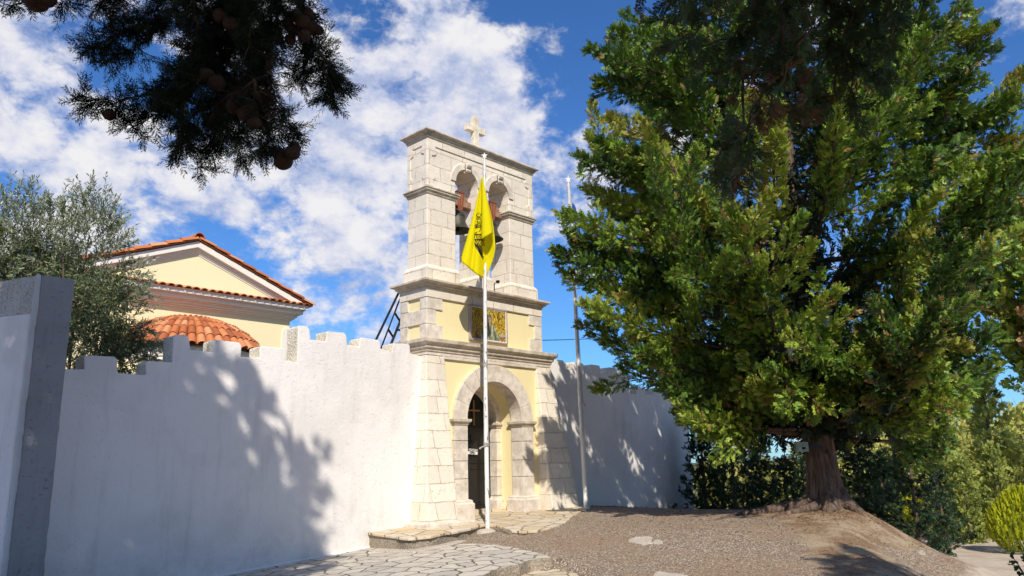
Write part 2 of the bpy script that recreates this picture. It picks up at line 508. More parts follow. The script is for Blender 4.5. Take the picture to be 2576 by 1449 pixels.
# terracotta
m, g = mat('terracotta_tiles'); p = wpos(g)
a = g.n('ShaderNodeAttribute', attribute_name='tint').outputs['Fac']
c = g.ramp(a, [(0.0, (0.30, 0.085, 0.036)), (0.45, (0.50, 0.165, 0.060)), (0.8, (0.60, 0.23, 0.095)), (1.0, (0.66, 0.33, 0.17))])
c = g.mix(g.math('MULTIPLY', g.mapr(g.noise(p, 6, 5, 0.7), 0.5, 0.75), 0.45), c, (0.30, 0.13, 0.075))
c = g.mix(g.mapr(g.noise(p, 22, 3, 0.6), 0.66, 0.74, 0.0, 0.6), c, (0.10, 0.06, 0.045))
finish(g, c, 0.8, g.noise(p, 14, 4, 0.6), 0.25, 0.02, spec=0.25)
M['tile'] = m
# gold mosaic tesserae
m, g = mat('gold_mosaic'); p = wpos(g)
wob = g.noise(p, 5.0, 3, 0.6, 0.0, col=True)
q = g.vmath('ADD', g.vmath('MULTIPLY', p, (1.5, 0.2, 0.75)), g.vmath('MULTIPLY', g.vmath('SUBTRACT', wob, (0.5, 0.5, 0.5)), (0.22, 0.1, 0.22)))
vo = g.n('ShaderNodeTexVoronoi'); g.put(vo.inputs['Vector'], q); vo.inputs['Scale'].default_value = 30
ve = g.n('ShaderNodeTexVoronoi', feature='DISTANCE_TO_EDGE'); g.put(ve.inputs['Vector'], q); ve.inputs['Scale'].default_value = 30
sc = g.n('ShaderNodeSeparateColor'); g.put(sc.inputs[0], vo.outputs['Color'])
c = g.ramp(sc.outputs[0], [(0.0, (0.26, 0.12, 0.014)), (0.35, (0.66, 0.40, 0.02)), (0.7, (0.90, 0.62, 0.03)), (1.0, (0.98, 0.82, 0.25))])
c = g.mix(g.mapr(ve.outputs['Distance'], 0.02, 0.14), (0.06, 0.03, 0.012), c)
finish(g, c, 0.35, sc.outputs[1], 0.5, 0.01, metal=0.0, spec=0.5)
M['gold'] = m
for k, c in dict(robe=(0.21, 0.23, 0.13), robelight=(0.50, 0.50, 0.34), robedark=(0.045, 0.05, 0.03), veil=(0.17, 0.17, 0.12), skin=(0.48, 0.27, 0.15), skinlight=(0.66, 0.44, 0.28),
                 line=(0.035, 0.02, 0.012), maroon=(0.13, 0.035, 0.035), cup=(0.34, 0.15, 0.08), cuptop=(0.46, 0.40, 0.42), redcuff=(0.24, 0.08, 0.06)).items():
    M[k] = m_plain('mosaic_' + k, c, 0.6, 0.35, 26, 0.2)
M['frame'] = m_plain('grey_marble_frame', (0.42, 0.33, 0.31), 0.6, 0.15, 8, 0.1)
# flags
m, g = mat('yellow_flag_cloth'); p = ocoord(g)
finish(g, g.mix(g.noise(p, 60, 2, 0.5), (0.99, 0.89, 0.004), (0.95, 0.83, 0.004)), 0.7, g.noise(g.vmath('MULTIPLY', p, (9, 9, 1.5)), 1.5, 4, 0.5), 0.2, 0.03, trans=0.30, spec=0.2)
M['flag'] = m
M['flagblue'] = m_plain('blue_flag_cloth', (0.02, 0.09, 0.36), 0.75, 0.1, 9, 0.1)
M['flagwhite'] = m_plain('white_flag_cloth', (0.72, 0.74, 0.78), 0.75, 0.05, 9, 0.1)
# bark
m, g = mat('grooved_cypress_bark'); p = wpos(g)
q = g.vmath('MULTIPLY', p, (7.0, 7.0, 1.1))
n = g.noise(q, 2.0, 7, 0.7, 0.5)
finish(g, g.ramp(n, [(0.30, (0.040, 0.026, 0.019)), (0.52, (0.15, 0.105, 0.08)), (0.75, (0.31, 0.235, 0.19))]), 0.95, n, 1.0, 0.06, spec=0.1)
M['bark'] = m
M['oldbark'] = m_plain('twig_bark', (0.13, 0.095, 0.065), 0.9, 0.4, 12, 0.4)
M['conecol'] = m_plain('brown_seed_cone', (0.075, 0.042, 0.027), 0.8, 0.4, 40, 0.5)
# foliage
M['cyp'] = m_leaf('cypress_scale_leaves', [(0.0, (0.016, 0.036, 0.014)), (0.28, (0.060, 0.125, 0.022)), (0.54, (0.175, 0.290, 0.030)), (0.80, (0.36, 0.43, 0.055)), (0.90, (0.34, 0.25, 0.075)), (1.0, (0.26, 0.125, 0.05))], 0.5, 0.10, 0.55, 0.8)
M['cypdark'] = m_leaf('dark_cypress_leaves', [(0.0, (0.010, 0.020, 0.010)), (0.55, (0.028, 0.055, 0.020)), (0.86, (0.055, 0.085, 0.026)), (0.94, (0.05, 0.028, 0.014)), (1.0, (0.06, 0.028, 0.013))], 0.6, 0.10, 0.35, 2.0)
M['cyp2'] = m_leaf('overhanging_cypress_leaves', [(0.0, (0.020, 0.040, 0.018)), (0.55, (0.060, 0.105, 0.040)), (0.86, (0.11, 0.16, 0.05)), (0.94, (0.24, 0.12, 0.06)), (1.0, (0.28, 0.12, 0.05))], 0.6, 0.25, 0.35, 2.0)
M['young'] = m_leaf('young_cypress_leaves', [(0.0, (0.010, 0.026, 0.014)), (0.5, (0.028, 0.066, 0.028)), (1.0, (0.070, 0.125, 0.035))], 0.6, 0.2, 0.4, 1.0)
M['pale'] = m_leaf('pale_green_conifer', [(0.0, (0.13, 0.175, 0.04)), (0.5, (0.35, 0.40, 0.08)), (1.0, (0.60, 0.62, 0.15))], 0.6, 0.25, 0.4, 0.7)
M['olivehill'] = m_leaf('hillside_olive_green', [(0.0, (0.18, 0.19, 0.045)), (0.5, (0.47, 0.46, 0.10)), (1.0, (0.70, 0.65, 0.20))], 0.7, 0.22, 0.4, 0.5)
M['gorse'] = m_leaf('yellow_green_scrub', [(0.0, (0.20, 0.21, 0.012)), (0.5, (0.44, 0.44, 0.018)), (1.0, (0.62, 0.58, 0.04))], 0.65, 0.25, 0.4, 0.6)
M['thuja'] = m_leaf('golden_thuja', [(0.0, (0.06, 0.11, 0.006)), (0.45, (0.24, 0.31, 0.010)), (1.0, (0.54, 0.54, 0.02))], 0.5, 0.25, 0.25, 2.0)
M['olive'] = m_leaf('silver_olive_leaves', [(0.0, (0.040, 0.060, 0.022)), (0.40, (0.14, 0.185, 0.065)), (0.72, (0.30, 0.34, 0.20)), (1.0, (0.55, 0.60, 0.48))], 0.45, 0.15, 0.25, 1.2, 0.5)
M['weed'] = m_leaf('sapling_leaves', [(0.0, (0.035, 0.055, 0.012)), (1.0, (0.10, 0.13, 0.03))], 0.55, 0.25, 0.2, 3.0)


# ------------------------------------------------------------------ terrain
def pave_z(x, y): return -1.4475 + 0.065 * x - 0.025 * y
def apron_z(x, y): return -1.245 + 0.036 * x + 0.03 * (y + 1.1)

PAVE = [(-2.62, -0.3), (-2.75, -1.35), (-3.15, -1.9), (-2.92, -2.35), (-2.75, -2.9), (-2.85, -3.6), (-3.05, -4.2), (-3.35, -4.95),
        (-3.62, -5.5), (-3.78, -5.72), (-4.05, -5.5), (-4.45, -5.62), (-4.9, -5.55), (-5.35, -5.75), (-6.2, -5.7), (-7.6, -6.1), (-9.5, -6.2), (-12.5, -6.6), (-12.8, -0.3)]
LOWPAVE = [(-3.70, -5.80), (-3.85, -6.25), (-4.25, -6.95), (-4.75, -7.7), (-5.6, -8.8), (-7.5, -9.6), (-10.5, -9.5), (-11, -6.2), (-9.5, -6.05), (-7.6, -5.95), (-6.2, -5.55), (-5.35, -5.6), (-4.9, -5.4), (-4.45, -5.47), (-4.05, -5.35)]
APRON = [(-3.72, -0.3), (-3.78, -1.25), (-3.80, -1.95), (-3.52, -2.06), (-3.28, -2.10), (-2.7, -2.02), (-2.17, -1.92), (-1.75, -1.80), (-1.38, -1.71), (-1.36, -1.92), (-1.55, -2.45),
         (-1.83, -2.95), (-1.78, -3.25), (-1.50, -3.42), (-0.95, -3.32), (-0.35, -3.12), (0.25, -2.78), (0.95, -2.35), (1.6, -2.02), (2.35, -1.72), (3.0, -1.30), (3.1, -0.2), (2.6, 0.3)]
TREE = (2.9, -7.8)
# control heights of the plateau
CT = np.array([(-7, -0.5, -1.95), (-11, -0.5, -2.2), (-3, -0.5, -1.75), (-3.4, -2.2, -1.60), (-2.2, -2.1, -1.54), (-1.3, -2.0, -1.44), (-2.75, -3.4, -1.55),
               (-0.8, -3.5, -1.36), (0.6, -2.7, -1.30), (2.2, -1.9, -1.21), (3.2, -0.4, -1.22), (2.9, -7.8, -1.16), (1.6, -6.4, -1.20), (0.5, -8.2, -1.24),
               (-3.6, -5.2, -1.60), (-4.4, -7.0, -1.66), (-1.4, -5.5, -1.34), (-6.4, -13.2, -1.60), (-2.0, -10.6, -1.52), (-8, -9.5, -1.72), (-14, -14.8, -1.66),
               (-12, -8, -1.9), (-17, -8, -2.0), (-16, -20, -1.6), (6, -3, -1.35), (7, 2, -1.5), (-20, 8, -2.4), (3, 10, -1.6)])
def _tps_fit(P):
    n = len(P)
    d = np.hypot(P[:, 0][:, None] - P[:, 0], P[:, 1][:, None] - P[:, 1])
    K = np.where(d > 0, d * d * np.log(d + 1e-12), 0.0) + np.eye(n) * 0.02
    A = np.zeros((n + 3, n + 3)); A[:n, :n] = K
    A[:n, n] = A[n, :n] = 1; A[:n, n + 1] = A[n + 1, :n] = P[:, 0]; A[:n, n + 2] = A[n + 2, :n] = P[:, 1]
    return np.linalg.solve(A, np.concatenate([P[:, 2], np.zeros(3)]))
_TW = _tps_fit(CT)
def tps(x, y):
    z = _TW[-3] + _TW[-2] * x + _TW[-1] * y
    for (a, b, _), wt in zip(CT, _TW[:-3]):
        d = np.hypot(x - a, y - b)
        z = z + wt * np.where(d > 0, d * d * np.log(d + 1e-12), 0.0)
    return z
# edge of the plateau: everything to its right drops away
EDGE = np.array([(-24.0, -22.6), (-6.6, -13.3), (-3.1, -10.95), (0.45, -8.95), (2.95, -8.45), (4.0, -7.0), (4.0, -4.5), (4.6, -2.0), (5.2, 0.5), (6.5, 14.0)])
def edge_dist(x, y):
    best = np.full(np.shape(x), 1e9); sgn = np.ones(np.shape(x))
    for (ax, ay), (bx, by) in zip(EDGE[:-1], EDGE[1:]):
        dx, dy = bx - ax, by - ay
        t = np.clip(((x - ax) * dx + (y - ay) * dy) / (dx * dx + dy * dy), 0, 1)
        d = np.hypot(x - ax - t * dx, y - ay - t * dy)
        s = np.where((dx * (y - ay) - dy * (x - ax)) < 0, 1.0, -1.0)
        m_ = d < best - 1e-9
        best = np.where(m_, d, best); sgn = np.where(m_, s, sgn)
    return best * sgn
def vnoise(x, y, seed=0):
    r = np.random.RandomState(seed); z = 0
    for _ in range(6):
        a = r.rand() * 6.28; f = 0.6 + r.rand() * 1.8
        z = z + np.sin(f * (x * math.cos(a) + y * math.sin(a)) + r.rand() * 6.28)
    return z / 6
def ground_z(x, y):
    x = np.asarray(x, float); y = np.asarray(y, float)
    r = np.hypot(x + 3, y + 5)
    wfar = np.clip((r - 18) / 14, 0, 1)
    base = tps(np.clip(x, -26, 14), np.clip(y, -26, 16)) * (1 - wfar) + (-1.9) * wfar
    e = edge_dist(x, y)
    ep = np.maximum(e, 0.0)
    low = -2.62 - 0.012 * np.clip(ep - 4, 0, 30)
    drop = 1 - np.exp(-(ep / 1.75) ** 1.35)
    z = base * (1 - drop) + np.minimum(low, base) * drop
    # root mound of the big cypress
    dt = np.hypot(x - TREE[0], y - TREE[1])
    z = z + 0.10 * np.exp(-(dt / 1.3) ** 2)
    # hillside beyond the hollow
    a = (x - CAMLOC[0]) * 0.687 - (y - CAMLOC[1]) * 0.727
    d = (x - CAMLOC[0]) * 0.727 + (y - CAMLOC[1]) * 0.687
    q = a / np.maximum(d, 1.0)
    rid = np.clip(-2.2 + 6.5 * (q - 0.22), -2.6, 3.0)
    hill = np.clip((d - 27) / 42, 0, 1); hill = hill * hill * (3 - 2 * hill)
    z = np.where((d > 20) & (q > 0.1), z + (rid + 2.6) * hill * np.clip((q - 0.1) / 0.1, 0, 1), z)
    far = np.clip((d - 90) / 120, 0, 1)
    z = z * (1 - far) + (-4.0) * far
    return z + 0.025 * vnoise(x * 1.3, y * 1.3, 3) * np.clip(1 - r / 60, 0, 1)
def in_poly(x, y, P):
    c = np.zeros(np.shape(x), bool); n = len(P); j = n - 1
    for i in range(n):
        xi, yi = P[i]; xj, yj = P[j]
        c ^= ((yi > y) != (yj > y)) & (x < (xj - xi) * (y - yi) / (yj - yi + 1e-12) + xi)
        j = i
    return c

def axis(lo, hi, step, far):
    a = list(np.arange(lo, hi + 1e-6, step)); s = step; x = hi
    while x < far: s *= 1.22; x += s; a.append(x)
    s = step; x = lo
    while x > -far: s *= 1.22; x -= s; a.insert(0, x)
    return np.array(a)
gx, gy = axis(-15, 13, 0.2, 900), axis(-16, 3, 0.2, 900)
GX, GY = np.meshgrid(gx, gy)
GZ = ground_z(GX, GY)
pin = in_poly(GX, GY, PAVE); GZ = np.where(pin, np.minimum(GZ, pave_z(GX, GY) - 0.035), GZ)
pin = in_poly(GX, GY, LOWPAVE); GZ = np.where(pin, np.minimum(GZ, pave_z(GX, GY) - 0.235), GZ)
pin = in_poly(GX, GY, APRON); GZ = np.where(pin, np.minimum(GZ, apron_z(GX, GY) - 0.04), GZ)
ny, nx = GX.shape
idx = np.arange(ny * nx).reshape(ny, nx)
qf = np.stack([idx[:-1, :-1], idx[:-1, 1:], idx[1:, 1:], idx[1:, :-1]], -1).reshape(-1)
E_ = edge_dist(GX, GY)
DT = np.hypot(GX - TREE[0], GY - TREE[1])
soil = np.clip(1.25 - np.abs(DT) / 2.3, 0, 1) + np.clip(1 - np.abs(E_ + 0.1) / 1.3, 0, 1) * (DT < 60) * (GX > -9)
dirt = np.clip((E_ - 1.3) / 1.2, 0, 1)
veg = np.clip((((GX - CAMLOC[0]) * 0.727 + (GY - CAMLOC[1]) * 0.687) - 25) / 4, 0, 1)
m, g = mat('ground_surface'); p = wpos(g)
def att(n): return g.n('ShaderNodeAttribute', attribute_name=n).outputs['Fac']
vo = g.n('ShaderNodeTexVoronoi'); g.put(vo.inputs['Vector'], p); vo.inputs['Scale'].default_value = 40.0
sc = g.n('ShaderNodeSeparateColor'); g.put(sc.inputs[0], vo.outputs['Color'])
n0 = g.noise(p, 0.6, 5, 0.6, 0.5)
n9 = g.noise(p, 40, 3, 0.6)
asp = g.ramp(sc.outputs[0], [(0.0, (0.17, 0.122, 0.085)), (0.40, (0.33, 0.25, 0.18)), (0.75, (0.50, 0.395, 0.285)), (0.93, (0.68, 0.56, 0.42)), (1.0, (0.80, 0.70, 0.55))])
asp = g.mix(g.mapr(vo.outputs['Distance'], 0.35, 0.75), asp, (0.17, 0.13, 0.098))
asp = g.mix(g.mapr(n0, 0.42, 0.66, 0.0, 0.5), asp, (0.30, 0.20, 0.125))
asp = g.mix(g.mapr(g.noise(p, 1.7, 4, 0.6), 0.60, 0.74, 0.0, 0.45), asp, (0.30, 0.26, 0.22))
sol = g.ramp(g.noise(p, 22, 6, 0.75), [(0.32, (0.10, 0.058, 0.035)), (0.52, (0.25, 0.16, 0.095)), (0.72, (0.42, 0.30, 0.19))])
sol = g.mix(g.mapr(g.noise(p, 1.4, 4, 0.6), 0.4, 0.65), sol, g.mix(n9, (0.34, 0.26, 0.165), (0.46, 0.37, 0.25)))
drt = g.mix(g.mapr(g.noise(p, 1.1, 6, 0.7), 0.35, 0.65), (0.46, 0.36, 0.26), (0.58, 0.49, 0.385))
drt = g.mix(g.mapr(g.noise(p, 16, 4, 0.7), 0.58, 0.72, 0.0, 0.6), drt, (0.26, 0.18, 0.115))
vg = g.mix(g.noise(p, 2.5, 5, 0.7), (0.045, 0.055, 0.018), (0.17, 0.15, 0.06))
brk = g.math('MULTIPLY', g.math('SUBTRACT', g.noise(p, 3.2, 5, 0.7), 0.5), 0.9)
f1 = g.mapr(g.math('ADD', att('soil'), brk), 0.38, 0.62)
f2 = g.mapr(g.math('ADD', att('dirt'), brk), 0.35, 0.65)
f3 = g.mapr(g.math('ADD', att('veg'), brk), 0.35, 0.65)
c = g.mix(f3, g.mix(f2, g.mix(f1, asp, sol), drt), vg)
h = g.math('ADD', g.math('MULTIPLY', g.math('SUBTRACT', 1.0, vo.outputs['Distance']), 0.7), g.math('MULTIPLY', n9, 0.5))
finish(g, c, 0.92, h, 0.6, 0.03, spec=0.15)
gnd = raw_obj('ground', np.stack([GX, GY, GZ], -1).reshape(-1, 3), 4, qf, m, smooth=True)
gnd['kind'] = 'structure'
for nm, arr in (('soil', soil), ('dirt', dirt), ('veg', veg)):
    a = gnd.data.attributes.new(nm, 'FLOAT', 'POINT'); a.data.foreach_set('value', arr.ravel().astype(np.float32))

# flagstones: terrace along the wall, lower terrace, apron round the gate
M['flag1'] = m_crazy('grey_flagstones', (0.47, 0.425, 0.36), (0.64, 0.57, 0.46), (0.17, 0.14, 0.11), 2.5, 0.04)
M['flag2'] = m_crazy('honey_flagstones', (0.58, 0.45, 0.28), (0.66, 0.57, 0.44), (0.34, 0.26, 0.17), 1.9, 0.03)
M['riser'] = m_rough('stained_riser', (0.10, 0.085, 0.065), (0.40, 0.34, 0.26))
def smooth_poly(P, k=3, jit=0.03, seed=1):
    rr = random.Random(seed); out = []
    for (a, b) in zip(P, P[1:] + P[:1]):
        for i in range(k):
            t = i / k
            out.append((a[0] + (b[0] - a[0]) * t + (rr.uniform(-jit, jit) if 0 < i else 0), a[1] + (b[1] - a[1]) * t + (rr.uniform(-jit, jit) if 0 < i else 0)))
    return out
mb = MB(); mb.poly_z(smooth_poly(PAVE), pave_z, 0.6, 0, 1)
o = obj('terrace_paving', mb, [M['flag1'], M['riser']], bevel=0.02); tagit(o, kind='structure')
mb = MB(); mb.poly_z(smooth_poly(LOWPAVE, seed=2), lambda x, y: pave_z(x, y) - 0.19, 0.5, 0, 1)
o = obj('lower_paving', mb, [M['flag2'], M['riser']], bevel=0.02); tagit(o, kind='structure')
mb = MB(); mb.poly_z(smooth_poly(APRON, seed=3), apron_z, 0.055, 0, 0)
mb.poly_z([(x * 0.985 + (0.0 if x > 0 else -0.02), y + 0.05) for x, y in APRON], lambda x, y: apron_z(x, y) - 0.056, 0.6, 1, 1)
o = obj('apron_paving', mb, [M['flag2'], M['riser']], bevel=0.012); tagit(o, kind='structure')
# strip of cement at the foot of the apron, worn cement patches in the asphalt
mb = MB(); mb.poly_z([(-3.9, -1.30), (-3.86, -2.12), (-3.25, -2.22), (-2.65, -2.12), (-2.62, -2.38), (-3.2, -2.52), (-4.05, -2.42), (-4.15, -1.30)], lambda x, y: pave_z(x, y) + 0.035, 0.15)
o = obj('cement_strip', mb, m_rough('worn_cement', (0.30, 0.26, 0.21), (0.58, 0.51, 0.42)), bevel=0.02); tagit(o, kind='structure')
def patch(u, v, z, rx, ry, seed):
    c = on_z(u, v, z); rr = random.Random(seed); P = []
    for k in range(14):
        a = k / 14 * 6.283; f = rr.uniform(0.7, 1.15)
        e1 = (0.687 * math.cos(a) * rx + 0.727 * math.sin(a) * ry) * f; e2 = (-0.727 * math.cos(a) * rx + 0.687 * math.sin(a) * ry) * f
        P.append((c[0] + e1, c[1] + e2))
    mb = MB(); mb.poly_z(smooth_poly(P, 2, 0.01, seed), lambda x, y: float(ground_z(x, y)) + 0.012, 0.05)
    return tagit(obj('cement_patch', mb, M['patch'], bevel=0.01), kind='structure')
M['patch'] = m_rough('pale_cement_patch', (0.36, 0.31, 0.24), (0.62, 0.55, 0.46))
patch(1615, 1363, -1.42, 0.24, 0.42, 1); patch(1655, 1366, -1.42, 0.10, 0.2, 5); patch(1685, 1415, -1.42, 0.24, 0.55, 2)


# ------------------------------------------------------------------ gate tower
def ledge_prof(z0, z1, out):
    h = z1 - z0
    return [(0.0, z0), (0.012, z0), (out * .22, z0 + h * .08), (out * .26, z0 + h * .26), (out * .50, z0 + h * .32), (out * .52, z0 + h * .50),
            (out * .80, z0 + h * .64), (out * .98, z0 + h * .70), (out, z0 + h * .74), (out, z0 + h * .95), (out * .97, z1)]
tower = thing('gate_tower', 'cream limestone bell tower gate with arched doorway, two belfry openings and yellow panels', 'bell tower', (0, 0, -1.25))
# lower stage
RO, RI = 1.02, 0.85
outl = [(-1.78, -1.75), (-RO, -1.75)] + [(-RO, 1.1)] + arc(0, 1.1, RO, math.pi, 0, 28)[1:] + [(RO, -1.75), (1.78, -1.75), (1.78, 2.60), (-1.78, 2.60)]
mb = MB(); mb.poly_y(outl, -0.62, 0.60)
obj('yellow_wall', mb, M['yellow'], tower)
for sx, xb in ((-1, 2.60), (1, 2.86)):
    mb = MB()
    xi, xt = 1.67, 2.25
    b = [(sx * xi, -1.13, -1.40), (sx * xb, -1.13, -1.40), (sx * xb, 0.66, -1.40), (sx * xi, 0.66, -1.40)]
    t = [(sx * xi, -0.66, 2.60), (sx * xt, -0.66, 2.60), (sx * xt, 0.66, 2.60), (sx * xi, 0.66, 2.60)]
    mb.hexa(b + t if sx > 0 else [b[1], b[0], b[3], b[2], t[1], t[0], t[3], t[2]])
    bt = obj('buttress', mb, M['stone'], tower, bevel=0.02)
    if sx < 0:
        mb = MB(); mb.box(-2.74, -1.27, -1.27, -0.40, -1.70, -1.235)
        obj('footing', mb, M['dressed'], bt, bevel=0.03)
mb = MB(); mb.box(-2.262, 2.262, -0.675, 0.675, 2.60, 2.665)
mb.box(-1.72, 1.72, -0.672, -0.60, 2.535, 2.60)
obj('frieze', mb, M['dressed'], tower, bevel=0.008)
mb = MB(); mb.sweep_rect(2.25, 0.66, ledge_prof(2.665, 2.99, 0.17))
obj('lower_cornice', mb, M['ledge'], tower, bevel=0.006)
# portal: voussoirs, jambs with imposts and bases
def vouss(r0, r1, y0, y1, n, a0=math.pi, a1=0.0, gap=0.008, seed=0):
    mb = MB(); rr = random.Random(seed)
    for i in range(n):
        t0 = a0 + (a1 - a0) * i / n; t1 = a0 + (a1 - a0) * (i + 1) / n
        g0 = gap / r1 * 0.5 * (-1 if a1 > a0 else 1)
        P = [(r0 * math.cos(t0 - g0 + (t1 - t0 + 2 * g0) * k / 5), 1.1 + r0 * math.sin(t0 - g0 + (t1 - t0 + 2 * g0) * k / 5)) for k in range(6)]
        P += [(r1 * math.cos(t1 + g0 - (t1 - t0 + 2 * g0) * k / 5), 1.1 + r1 * math.sin(t1 + g0 - (t1 - t0 + 2 * g0) * k / 5)) for k in range(6)]
        mb.poly_y(P, y0 - rr.uniform(0, 0.006), y1, tint=rr.random())
    return mb
pa = obj('portal_arch', vouss(0.98, 1.41, -0.72, -0.32, 9), M['dressed'], tower, bevel=0.006)
def jamb(sx, x0, x1, y0, y1, cuts, bz, seed):
    mb = MB(); rr = random.Random(seed)
    for a, b in zip(cuts[:-1], cuts[1:]):
        e = rr.uniform(0, 0.006)
        mb.box(min(sx * x0, sx * x1), max(sx * x0, sx * x1), y0 - e, y1, a + 0.006, b - 0.006, tint=rr.random())
    return obj('portal_jamb', mb, M['dressed'], tower, bevel=0.006)
for sx in (-1, 1):
    jamb(sx, 0.98, 1.41, -0.72, -0.32, [-0.80, -0.32, 0.10, 0.58, 0.955], 0, 3 + sx)
    cx = sx * 1.195
    mb = MB(); mb.sweep_rect(0.215, 0.20, [(0.0, 0.955), (0.02, 0.955), (0.03, 1.0), (0.075, 1.035), (0.08, 1.098), (0.07, 1.10)], cx=cx, cy=-0.52)
    obj('impost', mb, M['ledge'], tower, bevel=0.005)
    mb = MB(); mb.sweep_rect(0.215, 0.20, [(0.115, -1.75), (0.115, -0.90), (0.08, -0.87), (0.085, -0.83), (0.05, -0.81), (0.0, -0.795)], cx=cx, cy=-0.52)
    obj('portal_base', mb, M['dressed'], tower, bevel=0.01)
    jamb(sx, RI, 1.20, 0.10, 0.42, [-1.40, -0.80, -0.32, 0.10, 0.58, 0.955], 0, 13 + sx)
    mb = MB(); mb.sweep_rect(0.175, 0.16, [(0.0, 0.955), (0.02, 0.955), (0.03, 1.0), (0.075, 1.035), (0.08, 1.098), (0.07, 1.10)], cx=sx * 1.025, cy=0.26)
    obj('impost', mb, M['ledge'], tower, bevel=0.005)
    mb = MB(); mb.sweep_rect(0.175, 0.16, [(0.07, -1.75), (0.07, -0.92), (0.04, -0.88), (0.0, -0.84)], cx=sx * 1.025, cy=0.26)
    obj('portal_base', mb, M['dressed'], tower, bevel=0.01)
obj('inner_arch', vouss(RI, 1.19, 0.10, 0.42, 11, seed=4), M['dressed'], tower, bevel=0.006)
mb = MB(); mb.box(-1.0, 1.0, -0.02, 0.6, -1.75, -1.125)
obj('threshold', mb, M['flag2'], tower, bevel=0.02)
# door
dl = [(-0.93, -1.12), (0.93, -1.12)] + arc(0, 1.1, 0.93, 0, math.pi, 20)
mb = MB(); mb.poly_y(dl, 0.40, 0.46)
for sx in (-1, 1):                                    # framed leaves
    for z0, z1 in ((-1.02, -0.05), (0.05, 1.0)):
        for (xa, xb, za, zb) in ((0.05, 0.12, z0, z1), (0.72, 0.79, z0, z1), (0.12, 0.72, z0, z0 + 0.06), (0.12, 0.72, z1 - 0.06, z1)):
            mb.box(min(sx * xa, sx * xb), max(sx * xa, sx * xb), 0.375, 0.41, za, zb)
    mb.box(sx * 0.83 - 0.03, sx * 0.83 + 0.03, 0.36, 0.42, -1.1, 1.1)
mb.box(-0.03, 0.03, 0.355, 0.42, -1.12, 1.98)
door = obj('door', mb, M['door'], tower, bevel=0.006)
mb = MB(); mb.box(0.245, 0.275, 0.345, 0.38, 1.03, 1.70); mb.box(0.045, 0.475, 0.347, 0.378, 1.40, 1.44)
obj('door_cross', mb, M['brass'], door, bevel=0.004)
mb = MB(); mb.tube([(0.10, 0.40, 0.78), (0.10, 0.31, 0.74), (0.10, 0.30, 0.58), (0.10, 0.40, 0.54)], 0.016, 8); mb.lathe([(0.0, 0), (0.03, 0), (0.03, 0.02), (0, 0.03)], (0.19, 0.345, 0.60), 10)
obj('handle', mb, M['iron'], door, smooth=True)
# hanging notice
sg = thing('open_notice', 'small white notice reading ΑΝΟΙΧΤΟ OPEN hung from the door handle', 'notice', (0.16, 0.33, 0.28))
mb = MB(); mb.hexa([(-0.045, 0.325, 0.285), (0.365, 0.325, 0.262), (0.365, 0.335, 0.262), (-0.045, 0.335, 0.285), (-0.042, 0.335, 0.425), (0.368, 0.335, 0.402), (0.368, 0.345, 0.402), (-0.042, 0.345, 0.425)])
obj('board', mb, M['signwhite'], sg)
mb = MB(); mb.tube([(0.0, 0.336, 0.42), (0.12, 0.30, 0.56), (0.33, 0.336, 0.40)], 0.004, 5)
obj('string', mb, M['iron'], sg)
def text(name, s, size, loc, rot, m_, parent, extr=0.001):
    c = bpy.data.curves.new(name, 'FONT'); c.body = s; c.size = size; c.extrude = extr; c.align_x = 'CENTER'; c.align_y = 'CENTER'; c.offset = 0.0015
    t_ = bpy.data.objects.new(name, c); COL.objects.link(t_); c.materials.append(m_)
    bpy.context.view_layer.update()
    me = bpy.data.meshes.new_from_object(t_.evaluated_get(bpy.context.evaluated_depsgraph_get()))
    bpy.data.objects.remove(t_); o = bpy.data.objects.new(name, me); COL.objects.link(o)
    if not me.materials: me.materials.append(m_)
    o.parent = parent; o.location = Vector(loc) - Vector(world_loc(parent)); o.rotation_euler = rot
    return o
text('lettering', 'ANOIXTO', 0.078, (0.16, 0.3235, 0.372), (R_(90 - 4), R_(3.2), 0), M['ink'], sg)
text('lettering', 'OPEN', 0.078, (0.16, 0.320, 0.308), (R_(90 - 4), R_(3.2), 0), M['ink'], sg)

# middle stage
mb = MB(); mb.box(-2.08, 2.08, -0.48, 0.48, 2.95, 4.06)
obj('upper_panel_wall', mb, M['yellow'], tower)
cz = [2.985, 3.39, 3.765, 4.06]
for sx in (-1, 1):
    mb = MB()
    for k in range(3):
        xl = 1.82 if k == 1 else 1.60
        if k == 0: xl = 1.60
        lw = {0: 1.60, 1: 1.82, 2: 1.60}[k]
        mb.box(min(sx * lw, sx * 2.124), max(sx * lw, sx * 2.124), -0.515, -0.25 if k != 1 else -0.10, cz[k] + 0.004, cz[k + 1] - 0.004)
        mb.box(min(sx * lw, sx * 2.124), max(sx * lw, sx * 2.124), 0.21 if k != 1 else 0.0, 0.515, cz[k] + 0.004, cz[k + 1] - 0.004)
        if k == 1: mb.box(min(sx * 1.85, sx * 2.121), max(sx * 1.85, sx * 2.121), -0.104, 0.004, cz[k] + 0.006, cz[k + 1] - 0.006)
    obj('quoins', mb, M['dressed'], tower, bevel=0.012)
mb = MB(); mb.box(-2.14, 2.14, -0.53, 0.53, 4.06, 4.292)
obj('upper_frieze', mb, M['stone'], tower, bevel=0.01)
mb = MB(); mb.sweep_rect(2.124, 0.515, ledge_prof(4.292, 4.49, 0.19))
obj('middle_cornice', mb, M['ledge'], tower, bevel=0.006)
